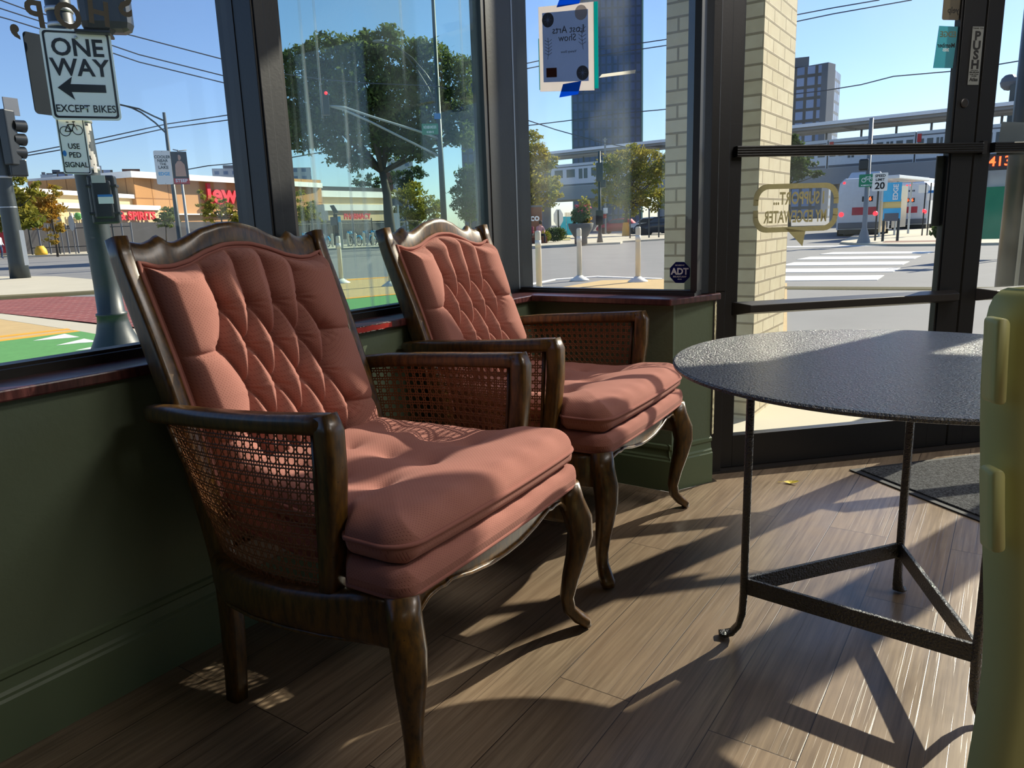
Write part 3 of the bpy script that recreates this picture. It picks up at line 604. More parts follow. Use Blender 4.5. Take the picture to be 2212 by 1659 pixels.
    # double welt
    for k, off in enumerate((0, .0085)):
        P = []
        for z in np.linspace(.45, .975, 24): P.append((-(.257+.012*(z-.44)/.56)+off*-1+.004, ybs(z)-.020-.004*k, z))
        for t in np.linspace(-1, 1, 40): P.append((t*(.264+off*.8), ybs(zpad(t))-.020-.004*k, zpad(t)-.010+off))
        for z in np.linspace(.975, .45, 24): P.append(((.257+.012*(z-.44)/.56)+off-.004, ybs(z)-.020-.004*k, z))
        P2 = [P[0]]
        for p in P[1:]:
            if math.dist(p, P2[-1]) > .004: P2.append(p)
        obj('welt_cord', MB().tube(P2, .0056, 8), M['fabric'], root, True, True)
    # arms and side panels
    for s in (-1, 1):
        ys = [.425, .39, .30, .2, .1, 0, -.09, -.132]; xs = [.318, .328, .342, .350, .352, .349, .342, .338]; zs = [.668, .674, .684, .690, .696, .702, .709, .712]
        P = [(s*x, y, z) for x, y, z in zip(xs, ys, zs)]
        obj('armrest', MB().sweep(P, [.019, .022, .023, .023, .023, .023, .023, .0225], .0195, (1, 0, 0), .6, 16, .006), W_, root, True, True)
        P = [(s*.338, -.128, .728), (s*.338, -.136, .70), (s*.336, -.134, .62), (s*.334, -.122, .52), (s*.332, -.108, .43), (s*.330, -.100, .345)]
        obj('arm_support', MB().sweep(P, [.021, .0235, .023, .0225, .0225, .023], [.018, .024, .0235, .022, .022, .024], (1, 0, 0), .5, 16), W_, root, True, True)
        # side rail
        P = []; A_ = []; B_ = []
        for y, x, zc, hh, ww in ((.315, .262, .318, .040, .020), (.27, .298, .318, .042, .026), (.20, .326, .320, .043, .030), (.10, .342, .324, .042, .030), (0, .344, .328, .043, .028), (-.09, .338, .334, .045, .026), (-.17, .334, .345, .050, .022), (-.262, .328, .350, .052, .018)):
            P.append((s*x, y, zc)); A_.append(ww); B_.append(hh)
        obj('side_rail', MB().sweep(P, A_, B_, (1, 0, 0), .5, 18), W_, root, True, True)
        obj('rail_bead', MB().tube([(s*(x+.020), y, z) for x, y, z in ((.296, .27, .279), (.328, .2, .279), (.345, .1, .283), (.346, 0, .287), (.338, -.09, .291), (.326, -.17, .298), (.316, -.225, .300))], .0045, 8), W_, root, True, True)
        # cane
        def top(t): y = .372-.472*t; return np.array([s*float(np.interp(y, [-.13, 0, .2, .3, .37], [.338, .349, .350, .342, .326])), y, .672+.020*t+.0])
        def bot(t):
            y = .300-.378*t; return np.array([s*float(np.interp(y, [-.09, 0, .1, .2, .27, .30], [.332, .340, .338, .320, .295, .280])), y, .358+.006*t])
        NS, NT_ = 20, 14
        nrm = np.array([s, 0, 0.])
        def SF(i, j, h=0):
            t = i/NS; v = j/NT_; p = bot(t)*(1-v)+top(t)*v; p = p+nrm*(h+.010*math.sin(PI*v)*math.sin(PI*t)); return p
        q = MB()
        def strand(p0, p1, wd, h, ph):
            n_ = max(2, int(round(max(abs(p1[0]-p0[0]), abs(p1[1]-p0[1]))*3)))
            du_, dv_ = p1[0]-p0[0], p1[1]-p0[1]; L_ = math.hypot(du_, dv_); nx_, ny_ = -dv_/L_*wd/2, du_/L_*wd/2; vs = []
            for k in range(n_+1):
                a_ = p0[0]+du_*k/n_; b_ = p0[1]+dv_*k/n_; hh = h+.0005*math.sin(ph+k*2.1)
                vs += [SF(a_+nx_, b_+ny_, hh), SF(a_, b_, hh+.0007), SF(a_-nx_, b_-ny_, hh), SF(a_, b_, hh-.0007)]
            fs = [(k*4+c, k*4+(c+1) % 4, k*4+4+(c+1) % 4, k*4+4+c) for k in range(n_) for c in range(4)]
            q.add(vs, fs)
        for i in range(NS+1):
            for d_ in (-.15, .15): strand((min(NS, max(0, i+d_)), 0), (min(NS, max(0, i+d_)), NT_), .15, 0, i)
        for j in range(NT_+1):
            for d_ in (-.15, .15): strand((0, min(NT_, max(0, j+d_))), (NS, min(NT_, max(0, j+d_))), .15, .0003, j+1.5)
        for k in range(-NT_, NS+1):
            c_ = k+.5
            a0 = max(0, c_); b0 = a0-c_; L_ = min(NS-a0, NT_-b0)
            if L_ > .6: strand((a0, b0), (a0+L_, b0+L_), .09, .0008, k)
        for k in range(0, NS+NT_):
            c_ = k+.5; a0 = max(0, c_-NT_); b0 = c_-a0; L_ = min(NS-a0, b0)
            if L_ > .6: strand((a0, b0), (a0+L_, b0-L_), .09, -.0006, k)
        cane = obj('cane_panel', q, M['cane'], root, True)
        sp = [SF(t, 0) for t in np.linspace(0, NS, 14)]; q2 = MB().tube(sp, .005, 6); q2.tube([SF(t, NT_) for t in np.linspace(0, NS, 14)], .006, 6); q2.tube([SF(0, v) for v in (0, NT_*.33, NT_*.67, NT_)], .006, 6); q2.tube([SF(NS, v) for v in (0, NT_*.33, NT_*.67, NT_)], .007, 6)
        obj('panel_frame', q2, W_, root, True, True)
        # front cabriole leg
        P = [(s*.328, -.247, .405), (s*.334, -.254, .36), (s*.345, -.268, .31), (s*.349, -.272, .265), (s*.342, -.264, .21), (s*.330, -.252, .15), (s*.322, -.244, .095), (s*.326, -.248, .06), (s*.342, -.264, .034), (s*.357, -.279, .018), (s*.360, -.282, .004)]
        P = [(x-s*.004, y-.022, z) for x, y, z in P]
        obj('front_leg', MB().sweep(P, [.032, .033, .034, .031, .026, .0215, .018, .0175, .021, .022, .016], [.030, .033, .036, .032, .026, .021, .0175, .017, .017, .015, .012], (s*.7071, .7071, 0), .72, 18), W_, root, True, True)
    # front apron
    def zap(t):
        t = abs(t); return float(np.interp(t, [0, .2, .42, .55, .62, .68, .74, .84, .93, 1], [.352, .354, .364, .374, .379, .374, .377, .372, .352, .318]))
    q = MB(); ts = np.linspace(-1, 1, 81); X = []; Y = []; Zz = []
    for t in ts:
        zb, z1 = zap(t), .404; yy = -.274-.012*(1-t*t)
        X.append([t*.325]*7); Y.append([yy+.018, yy+.018, yy+.002, yy, yy, yy+.018, yy+.018]); Zz.append([z1, zb, zb, zb+.004, z1, z1, z1])
    q.grid(np.array(X), np.array(Y), np.array(Zz), flip=True); obj('front_apron', q, W_, root, True, False)
    obj('apron_bead', MB().tube([(t*.315, -.276-.012*(1-t*t), zap(t)+.004) for t in np.linspace(-1, 1, 81)], .0048, 8), W_, root, True, True)
    obj('back_rail', MB().box(-.28, .28, .275, .30, .285, .36), W_, root, True, bevel=.004)
    # upholstered base and seat cushion
    def cush(name, zb, zt, prof, yf, yr, rf, crown, roll_r, dips=(), bow=.010, welt=None, edge_up=0):
        na_, nb_ = 110, 110
        ca = -np.cos(np.linspace(0, PI, na_)); cb = (1-np.cos(np.linspace(0, PI, nb_)))/2
        ca = ca*.55+np.linspace(-1, 1, na_)*.45; cb = cb*.55+np.linspace(0, 1, nb_)*.45
        AA, BB = np.meshgrid(ca, cb); Yy = yf+BB*(yr-yf)
        hw = np.interp(Yy, [p[0] for p in prof], [p[1] for p in prof])
        df = np.clip((rf-(Yy-yf))/rf, 0, 1); hw = hw-rf*(1-np.sqrt(np.clip(1-df**2, 0, 1))); dr = np.clip((.05-(yr-Yy))/.05, 0, 1); hw = hw-.05*(1-np.sqrt(np.clip(1-dr**2, 0, 1)))
        Xx = AA*hw; Yb = Yy-bow*(1-(Xx/.35)**2)*np.clip(1-BB*3, 0, 1)
        e = np.minimum(np.minimum(hw-np.abs(Xx), Yy-yf), yr-Yy); rl = np.sqrt(np.clip(1-(1-np.clip(e/roll_r, 0, 1))**2, 0, 1))
        zm = (zb+zt)/2; hh = (zt-zb)/2
        cr = crown*(1-np.exp(-np.clip(e, 0, 1)/.10)); dip = 0
        for x, y, dpt, r in dips:
            rr = np.hypot(Xx-x, (Yy-y)*1.0); dip = dip+dpt*np.exp(-(rr/r)**1.2)
        wr = .0016*np.sin(Xx*70+Yy*25)*np.exp(-((e-.03)/.03)**2)+.0012*np.sin(Yy*90-Xx*30)*np.exp(-((e-.02)/.02)**2)
        fr_ = (Yy-yf < hw-np.abs(Xx)); dz1 = hh-hh*rl; dz2 = hh+hh*rl-0
        q = MB(); q.grid(Xx, Yb, zm+hh*rl+(cr-dip+wr)*np.clip(rl, 0, 1), (Xx+np.where(fr_, 0, np.sign(Xx)*dz1), Yy-np.where(fr_, dz1, 0))); q.grid(Xx, Yb, zm-hh*rl, (Xx+np.where(fr_, 0, np.sign(Xx)*dz2*.5), Yy-np.where(fr_, hh+hh*rl, 0)), flip=True)
        o = obj(name, q, M['fabric'], root, True, True)
        if welt is not None:
            for zw in welt:
                k = (zw-zm)/hh; ins = roll_r*(1-math.sqrt(max(0, 1-k*k)))
                P = []
                L_ = [(i, 0) for i in range(nb_-1, -1, -1)]+[(0, j) for j in range(1, na_-1)]+[(i, na_-1) for i in range(0, nb_)]
                cxm, cym = 0, (yf+yr)/2
                for i, j in L_:
                    x, y = Xx[i, j], Yb[i, j]; P.append((x*(1-ins/.34), cym+(y-cym)*(1-ins/.3), zw))
                P2 = [P[0]]
                for p in P[1:]:
                    if math.dist(p, P2[-1]) > .006: P2.append(p)
                obj('welt_cord', MB().tube(P2, .0048, 8), M['fabric'], o, True, True)
    prof = [(-.32, .352), (-.16, .350), (-.135, .325), (-.115, .306), (0, .300), (.3, .250)]
    cush('seat_base', .398, .458, prof, -.298, .30, .045, .0, .022, bow=.008, welt=(.407,))
    dips = [(x, y, .034, .050) for y in (-.09, .03, .15) for x in (-.16, 0, .16)] + [(x, y, .010, .10) for y in (-.05,) for x in (-.2, -.1, 0, .1, .2)]
    cush('seat_cushion', .457, .541, [(p[0], p[1]-.004) for p in prof], -.294, .285, .06, .036, .044, dips, bow=.012, welt=(.502,))
    return root
ch1 = make_chair(); ch1['label'] = 'nearer pink tufted armchair with cane sides and brown wooden cabriole legs, left of the other'
def put(o, u, n, rot):
    p = U((u, n, 0)); o.location = p; o.rotation_euler = (0, 0, ROTU+rot)
ch2 = copy_tree(ch1); ch2['label'] = 'farther pink tufted cane armchair in the window corner behind the round table'
for c in (ch1, ch2): c['group'] = 'pink cane armchairs by the windows'
put(ch1, .712, .50, math.radians(2.5)); put(ch2, 1.632, .425, math.radians(3.0))

# ================================================================== iron table
TC = (.895, 1.643); TR = .515; TZ = .717
root = thing('round_table', 'round black hammered iron table on three legs with a triangular brace', 'table', (TC[0], TC[1], 0))
tp = MB(); N_ = 96; prof = [(0, TZ-.012), (TR-.006, TZ-.012), (TR, TZ-.010), (TR+.001, TZ-.004), (TR-.003, TZ), (TR-.02, TZ+.0005), (.25, TZ), (0, TZ)]
tp.lathe(prof, TC, N_); obj('tabletop', tp, M['iron'], root, smooth=False)
cL, cB, cR = np.array([.566, 1.700]), np.array([1.048, 1.872]), np.array([.950, 1.374]); cc = (cL+cB+cR)/3
for c in (cL, cB, cR):
    o_ = (c-cc)/np.linalg.norm(c-cc)
    P = [(c[0], c[1], TZ-.014), (c[0], c[1], .4), (c[0], c[1], .12), (c[0]+o_[0]*.002, c[1]+o_[1]*.002, .07), (c[0]+o_[0]*.010, c[1]+o_[1]*.010, .035), (c[0]+o_[0]*.026, c[1]+o_[1]*.026, .014), (c[0]+o_[0]*.045, c[1]+o_[1]*.045, .008), (c[0]+o_[0]*.058, c[1]+o_[1]*.058, .010)]
    obj('leg', MB().sweep(P, [.010, .010, .010, .011, .013, .016, .017, .012], [.0095, .0095, .0095, .009, .007, .006, .005, .004], (-o_[1], o_[0], 0), .6, 14), M['iron'], root, smooth=True)
for a_, b_ in ((cL, cB), (cB, cR), (cR, cL)):
    d_ = (b_-a_)/np.linalg.norm(b_-a_); n_ = np.array([-d_[1], d_[0]])*.005
    pl = [tuple(a_+d_*.008+n_), tuple(a_+d_*.008-n_), tuple(b_-d_*.008-n_), tuple(b_-d_*.008+n_)]
    obj('brace_bar', MB().prism(pl, .124, .166), M['iron'], root, bevel=.0015)
# ================================================================== door mat, leaf
c0 = np.array([2.712, 1.150]); e1 = np.array([.735, .678]); e2 = np.array([-.60, .80])
def mq(a0, a1, b0, b1): return [tuple(c0+e1*a+e2*b) for a, b in ((a0, b0), (a1, b0), (a1, b1), (a0, b1))]
root = thing('door_mat', 'dark grey carpet door mat with black rubber border in front of the glass doors', 'mat', U((c0[0]+.3, c0[1]+.5, 0)))
obj('rubber_border', MB(U).prism(mq(0, 1.5, 0, .92), 0.001, .006), M['rubber'], root, bevel=.002)
obj('carpet_top', MB(U).prism(mq(.03, 1.47, .03, .89), .0055, .012), M['rug'], root, bevel=.002)
q = MB(); pl = [(-.030, 0), (-.012, .012), (.008, .014), (.026, .006), (.034, -.001), (.018, -.010), (-.006, -.010), (-.022, -.004)]
lc = G(1708, 1045, 0); ca, sa = math.cos(-.35), math.sin(-.35)
vs = [(lc[0]+ca*x*.9-sa*y, lc[1]+sa*x*.9+ca*y, .004+.010*abs(x)/.034*(1 if x > 0 else .4)+.003*(y > 0)) for x, y in pl]
q.add([(lc[0], lc[1], .002)]+vs+[(lc[0], lc[1], .0012)]+[(a, b, c-.0008) for a, b, c in vs], [(0, 1+i, 1+(i+1) % 8) for i in range(8)]+[(9, 10+(i+1) % 8, 10+i) for i in range(8)]+[(1+i, 10+i, 10+(i+1) % 8, 1+(i+1) % 8) for i in range(8)])
lf = obj('fallen_leaf', q, M['leafy'], label='small curled yellow leaf lying on the floor between table and doors', cat='leaf')
obj('leaf_stem', MB().tube([(lc[0]-.028*ca, lc[1]-.028*sa, .006), (lc[0]-.05*ca, lc[1]-.04*sa, .004)], .0009, 5), M['leafy'], lf)
# ================================================================== moulded plastic chair at right edge
root = thing('plastic_chair', 'pale yellow-green moulded plastic chair back at the right edge, cropped by the frame', 'chair', A(2200, 1000, .86)[:2]+(0,))
DP_ = .80
left = [(2196, 631), (2172, 636), (2150, 650), (2136, 672), (2126, 705), (2120, 760), (2117, 850), (2119, 950), (2124, 1050), (2131, 1140), (2140, 1240), (2147, 1340), (2151, 1430), (2150, 1500), (2143, 1560), (2133, 1620), (2120, 1680), (2104, 1760)]
pcL = [A(px, py, DP_) for px, py in left]; pa = np.array([math.cos(-.62), math.sin(-.62), 0]); 
base_pt = np.array(A(2117, 850, DP_)); rt = np.array([RC[0, 0], RC[1, 0], 0.]); rt /= np.linalg.norm(rt)
pn = np.cross(pa, Z); pn = pn/np.linalg.norm(pn)     # panel normal
# outline in local (w, z) with w measured from a vertical reference
ref = base_pt.copy()
def toW(p):
    d_ = np.array(p)-ref; return float(d_@rt), float(p[2])
prof_ = [toW(p) for p in pcL]
prof_ = [(w_+.019, z_) for w_, z_ in prof_]
zmin = prof_[-1][1]
prof_ += [(prof_[-1][0]-.03, zmin-.12), (prof_[-1][0]-.035, .02), (prof_[-1][0]-.03, .0)]
def PC(w_, z_, d_): v = ref[:2]+rt[:2]*w_+np.array([rt[1], -rt[0]])*-d_; return (v[0], v[1], z_)
q = MB(); X = []; Y = []; Zz = []
Wd = .40
for w_, z_ in prof_:
    r_ = .024; row = []
    for k in range(9):
        a_ = PI/2*k/8; row.append(PC(w_+.028*(1-math.cos(a_)), z_, .030-.030*math.sin(a_)))
    for t_, dp_ in ((.03, 0), (.07, .0), (.11, .004), (.16, .016), (.3, .022), (.6, .024), (1., .03), (1., .075)): row.append(PC(w_+.028+t_*(Wd-w_-.028), z_, dp_))
    row.append(PC(w_+.125, z_, .075)); row.append(PC(w_+.012, z_, .034))
    row.append(row[0]); X.append([p[0] for p in row]); Y.append([p[1] for p in row]); Zz.append([p[2] for p in row])
q.grid(np.array(X), np.array(Y), np.array(Zz), flip=False)
n_ = len(row); q.f.append(tuple(range(n_-1))); q.f.append(tuple(range((len(prof_)-1)*n_, len(prof_)*n_-1))[::-1])
obj('shell', q, M['plastic'], root, smooth=True)
def pad(px0, py0, px1, py1, px2, lean):
    def wz(px, py): p = np.array(A(px, py, DP_)); return toW(p)
    a = wz(px0, py0); b = wz(px1, py0+4); c = wz(px1+lean, py1); d = wz(px0+lean*.75, py1-8)
    q = MB(); n = 7; rings = []
    for sc, dep in ((1.0, .004), (1.0, -.008), (.94, -.0125), (.80, -.014)):
        cx_ = (a[0]+b[0]+c[0]+d[0])/4; cz_ = (a[1]+b[1]+c[1]+d[1])/4; R_ = []
        P4 = [a, b, c, d]
        for i in range(4):
            p, pr, nx_ = np.array(P4[i]), np.array(P4[i-1]), np.array(P4[(i+1) % 4])
            for t in np.linspace(0, 1, 5):
                e0 = p+(pr-p)/np.linalg.norm(pr-p)*.006; e1_ = p+(nx_-p)/np.linalg.norm(nx_-p)*.006
                pt = e0*(1-t)**2+p*2*t*(1-t)+e1_*t*t; R_.append((cx_+(pt[0]-cx_)*(1-(1-sc)*1.0), cz_+(pt[1]-cz_)*(1-(1-sc)*.12)))
        rings.append([PC(x_, z_, dep) for x_, z_ in R_])
    m_ = len(rings[0]); vs = sum(rings, []); fs = [(i*m_+k, i*m_+(k+1) % m_, (i+1)*m_+(k+1) % m_, (i+1)*m_+k) for i in range(3) for k in range(m_)]+[tuple(range(3*m_, 4*m_)), tuple(range(m_))[::-1]]
    q.add(vs, fs); obj('raised_block', q, M['plastic'], root, smooth=True)
pad(2131, 683, 2176, 876, 0, -3); pad(2129, 1012, 2174, 1203, 0, 14)
obj('leg', MB().prism([PC(Wd-.06, 0, .0)[:2], PC(Wd, 0, 0)[:2], PC(Wd, 0, .05)[:2], PC(Wd-.06, 0, .05)[:2]], 0, .3), M['plastic'], root)
# ================================================================== outside: ground
GZ = -.15
def gp(name, pts, m, dz, structure=True):
    P = [G(x, y, GZ)[:2] for x, y in pts]; return obj(name, MB().prism(P, -.24, GZ+dz), M[m], kind='structure')
q = MB(); q.prism([(-420, -60), (420, -60), (420, 520), (-420, 520)], -.4, GZ-.004)
obj('ground', q, M['asphalt'], kind='structure')
gp('pavement', [(-260, 556), (0, 556), (300, 549), (700, 541), (1000, 528), (1000, 519), (700, 528), (300, 534), (0, 537), (-260, 541)], 'concrete', .10)
gp('pavement', [(-300, 603), (0, 600), (120, 600), (213, 608), (226, 616), (226, 632), (150, 637), (60, 643), (-300, 660)], 'concrete', .05)
gp('trim_kerb', [(-300, 663), (0, 647.5), (150, 639), (228, 634), (228, 631), (150, 636), (0, 643.5), (-300, 659)], 'cream', .06)
gp('brick_crossing', [(-300, 655), (0, 648.5), (120, 641), (300, 641), (560, 650), (560, 735), (300, 712), (225, 704), (0, 678), (-300, 645)], 'paver', .004)
gp('concrete_band', [(-300, 644), (0, 678), (225, 704), (560, 742), (560, 775), (225, 726), (150, 713), (0, 690), (-300, 660)], 'concrete', .008)
gp('tan_apron', [(-500, 700), (0, 690), (150, 713), (220, 724), (300, 760), (0, 800), (-500, 900)], 'tan', .006)
gp('orange_stripe', [(-300, 765), (0, 727), (145, 711), (153, 712.6), (0, 730), (-300, 769)], 'orangeline', .010)
gp('orange_stripe', [(-300, 776), (0, 735.5), (163, 715), (174, 717), (0, 739), (-300, 781)], 'orangeline', .010)
gp('green_lane', [(-300, 781), (0, 739), (174, 717), (225, 726), (560, 775), (560, 1000), (-300, 1000)], 'greenpaint', .009)
for pts in ([(72, 738), (140, 723), (172, 730), (120, 734)], [(122, 748), (182, 733.5), (216, 740), (170, 743)], [(163, 759), (225, 746), (250, 752), (210, 755)]):
    gp('yield_marking', pts, 'roadwhite', .012)
gp('tan_apron', [(560, 626), (700, 605), (800, 600), (900, 597), (1000, 610), (1150, 632), (1300, 606), (1450, 603), (1700, 612), (1700, 820), (1100, 700), (900, 632), (700, 648), (560, 672)], 'tan', .006)
gp('orange_stripe', [(560, 627), (700, 608), (860, 597), (860, 598.6), (700, 610), (560, 630)], 'orangeline', .010)
gp('orange_stripe', [(560, 671), (700, 649), (900, 631), (1000, 625), (1000, 627), (900, 633), (700, 651.5), (560, 674)], 'orangeline', .011)
gp('green_lane', [(560, 676), (700, 652), (900, 633.5), (1050, 625), (1050, 760), (560, 900)], 'greenpaint', .009)
gp('lane_line', [(1125, 617), (1200, 603), (1290, 597), (1430, 602), (1430, 603.5), (1290, 598.6), (1200, 605), (1125, 620)], 'roadwhite', .012)
gp('pavement', [(1060, 536), (1125, 536), (1250, 531), (1340, 527), (1345, 524), (1500, 515), (1640, 510), (1640, 500), (1060, 514)], 'concrete', .09)
gp('lawn', [(1060, 527), (1160, 524), (1232, 522), (1232, 512), (1060, 517)], 'grass', .13)
gp('pavement', [(1815, 527), (1860, 530.5), (1950, 532), (2060, 531), (2300, 527), (2300, 478), (2060, 485), (1980, 492), (1850, 508)], 'concrete', .08)
gp('tactile_strip', [(1905, 529), (2040, 527), (2040, 523.5), (1912, 525)], 'brown', .084)
for k, (y0, y1, xa, xb) in enumerate(((545, 549.5, 1800, 1960), (555, 561, 1750, 1930), (567, 574, 1715, 1905), (581, 589, 1690, 1885), (597, 607, 1660, 1850))):
    gp('crossing_stripe', [(xa, y0), (xb+60, y0-2), (xb+45, y1-2), (xa-30, y1)], 'roadwhite', .006)
gp('lane_line', [(1560, 534), (2300, 524), (2300, 526), (1560, 536.5)], 'roadwhite', .005)
gp('trim_kerb', [(1560, 626), (1700, 620), (2100, 622), (2400, 618), (2400, 622), (2100, 627), (1700, 625), (1560, 632)], 'cream', .012)
sw = MB(U); sw.prism([(2.6, -1.6), (6.9, -1.6), (7.1, 6), (7.0, 14), (4.4, 14), (4.4, 2.2), (2.35, .2), (2.6, -.2)], -.25, -.10); obj('pavement', sw, M['concrete'], kind='structure')
q = MB(U)
for n0 in (-.4, 1.1, 2.6, 4.1, 5.6): q.box(2.7, 7.0, n0, n0+.012, -.101, -.0995)
q.box(5.2, 5.212, -1.5, 13, -.101, -.0994); obj('pavement_joints', q, M['bronze'], kind='structure')
# building pillar under the overhang
m_ = M['pier']; q = MB(U); a0, a1, b0, b1 = 3.70, 4.36, -.085, .455; z0, z1 = -.12, 4.0
for (p, r) in (((a0, b1), (a0, b0)), ((a1, b1), (a0, b1)), ((a1, b0), (a1, b1)), ((a0, b0), (a1, b0))):
    L_ = math.dist(p, r); q.add([(p[0], p[1], z0), (r[0], r[1], z0), (r[0], r[1], z1), (p[0], p[1], z1)], [(0, 1, 2, 3)], [(0, z0), (L_, z0), (L_, z1), (0, z1)])
obj('brick_pillar', q, m_, kind='structure')
S('overhang', MB(U).prism([(2.3, -.3), (4.6, -.3), (4.6, 2.5), (4.3, 2.5), (4.1, 2.2), (2.5, .6)], 3.95, 4.2), 'cornice')
# ================================================================== outside: buildings
def fac(q, pa, Da, pb, Db, z0, z1, depth, top=None):
    a = np.array(A(pa, 500, Da)[:2]); b = np.array(A(pb, 500, Db)[:2]); t = (b-a)/np.linalg.norm(b-a); n = np.array([-t[1], t[0]])
    if n@a < 0: n = -n
    c, d = b+n*depth, a+n*depth; Ls = [math.dist(a, b), depth, math.dist(a, b), depth]; c4 = [a, b, c, d]
    for i in range(4):
        p, r = c4[i], c4[(i+1) % 4]; q.add([(p[0], p[1], z0), (r[0], r[1], z0), (r[0], r[1], z1), (p[0], p[1], z1)], [(0, 1, 2, 3)], [(0, z0), (Ls[i], z0), (Ls[i], z1), (0, z1)])
    q.add([(p[0], p[1], z1) for p in c4], [(0, 1, 2, 3)], [(0, z1)]*4)
    return q
def zz(px, py, D): return A(px, py, D)[2]
JD = lambda px: 90*math.exp(.0006*(px-280))
root = thing('supermarket', 'long tan and beige supermarket across the street with white cornices and red Jewel sign', 'building', A(480, 545, 98)[:2]+(GZ,))
def seg(name, p0, p1, y0, y1, m, dD=0, depth=14, kk=None):
    D_ = (JD(p0)+dD, JD(p1)+dD); pm = (p0+p1)/2; Dm = (D_[0]+D_[1])/2
    return obj(name, fac(MB(), p0, D_[0], p1, D_[1], zz(p0, y1, D_[0]) if y1 else GZ, zz(p0, y0, D_[0]), depth), M[m], kk or root)
seg('storefront', -80, 860, 484, None, 'storefront', 1)
wl = seg('wall', -80, 304, 402, 490, 'beige', .4); seg('cornice', -84, 304, 396, 408, 'cornice', -.3, 15); 
seg('entrance_block', 127, 352, 440, 487, 'beige', -4, 5); seg('cornice', 125, 354, 437, 449, 'cornice', -4.5, 6)
seg('tile_wall', 303, 384, 378, 486, 'tile', -.5); seg('wall', 384, 632, 380, 486, 'tanwall', -.5); seg('tile_wall', 632, 702, 385, 486, 'tile', -.5)
seg('cornice', 300, 705, 369, 383, 'cornice', -1.2, 16); seg('ledge', 352, 640, 461, 464, 'cornice', -1, 2)
seg('wall', 702, 860, 418, 486, 'beige', 1); seg('cornice', 702, 862, 411, 425, 'cornice', .3, 15); seg('cornice', 704, 862, 441, 455, 'cornice', -2.5, 3); seg('entrance_block', 706, 862, 452, 479, 'beige', -2, 3)
seg('roof_unit', 705, 842, 402, 415, 'bronze', 6, 4); seg('gable', 684, 712, 443, 478, 'smoke', -2.5, 3)
for px in range(140, 350, 24): seg('shop_window', px, px+15, 491, 520, 'busdark', -1, .3)
def ftext(tx, size, px, py, p0, p1, dD, m, par, bold=.02, sx=1.0, ex=.12):
    a = np.array(A(p0, 500, JD(p0))); b = np.array(A(p1, 500, JD(p1))); r = b-a; r[2] = 0; r /= np.linalg.norm(r)
    obj('sign_letters', text_mb(tx, size, A(px, py, JD(px)+dD), r, Z, ex, bold, False, sx), M[m], par)
ftext('Jewel', 3.1, 492, 421, 384, 632, -1.2, 'redsign', root, .03, 1.12, .25)
a = np.array(A(450, 440, JD(450)-1.3)); b = np.array(A(502, 434, JD(502)-1.3))
obj('sign_swoosh', MB().slab([tuple(a), tuple(a+(b-a)*.5-Z*.25), tuple(b), tuple(a+(b-a)*.5+Z*.3)], (0, .1, 0)), M['redsign'], root)
ftext('WINE & SPIRITS', 1.15, 268, 467, 127, 352, -4.8, 'redsign', root, .03, 1.18, .15)
ftext('HUNTINGTON', .72, 196, 468, 127, 352, -4.8, 'textwhite', root, .02, 1., .1)
obj('sign_logo', MB().ball(A(168, 467, JD(168)-4.8), .35, 6), M['greenpaint'], root)
ftext('PHARMACY', 1.15, 771, 468, 706, 862, -3.0, 'redsign', root, .03, .92, .15)
# distant towers
def tower(label, m, p0, p1, yt, D, cat='building', side=0, roofs=()):
    r = thing('apartment_tower', label, cat, A((p0+p1)/2, 500, D)[:2]+(GZ,))
    obj('block', fac(MB(), p0, D, p1, D*(1+side), GZ, zz(p0, yt, D), 18), M[m], r)
    for a_, b_, y_ in roofs: obj('rooftop_box', fac(MB(), a_, D+4, b_, D+4, zz(a_, yt, D), zz(a_, y_, D+4), 8), M['smoke'], r)
tower('low pale blue building on the left skyline beyond the supermarket roof', 'pale', 107, 142, 377, 330, roofs=((110, 118, 372), (120, 134, 374)))
tower('dark grey stepped apartment block on the skyline left of the sign pole', 'highrise', 142, 176, 371, 340, roofs=((133, 150, 367),))
tower('white gridded apartment tower directly right of the sign pole', 'pale', 211, 239, 358, 300)
tower('grey apartment block adjoining the white tower on the skyline', 'highrise', 239, 262, 367, 310)
tower('wide low grey apartment block behind the store roof', 'pale', 262, 284, 372, 365)
tower('brown roofed building just left of the tan store front', 'brown', 282, 320, 365, 330)
tower('cream flat topped block above the supermarket near the window post', 'pale', 473, 530, 364, 330, roofs=((497, 520, 357),))
tower('white hotel block on the skyline right of the window post', 'pale', 640, 683, 362, 320)
tower('dark gabled building on the skyline beside the white hotel', 'smoke', 622, 645, 352, 370, roofs=((626, 629, 344), (637, 640, 348)))
tower('pale tower block seen behind the trunk of the big tree', 'pale', 846, 900, 345, 340)
tower('brown blocky building between the big tree trunk and white tower', 'brown', 838, 856, 372, 280)
tower('bluish tower glimpsed behind the right side of the big tree', 'tower', 1005, 1100, 165, 300)
r = thing('office_tower', 'tall dark blue glass tower rising out of frame behind the elevated station', 'building', A(1313, 470, 330)[:2]+(GZ,))
obj('block', fac(MB(), 1240, 330, 1386, 330, GZ, zz(1300, -330, 330), 30), M['tower'], r)
obj('edge_fin', fac(MB(), 1385, 329, 1388, 329, GZ, zz(1300, -330, 330), 30), M['glassgreen'], r); obj('edge_fin', fac(MB(), 1238.5, 329, 1240.5, 329, GZ, zz(1300, -330, 330), 30), M['glassgreen'], r)
for k in range(4): obj('facade_rib', fac(MB(), 1262+k*32, 329.4, 1263+k*32, 329.4, GZ, zz(1300, -330, 330), .5), M['tower'], r)
r = thing('residential_tower', 'square grey gridded high-rise seen through the upper door glass', 'building', A(1735, 450, 260)[:2]+(GZ,))
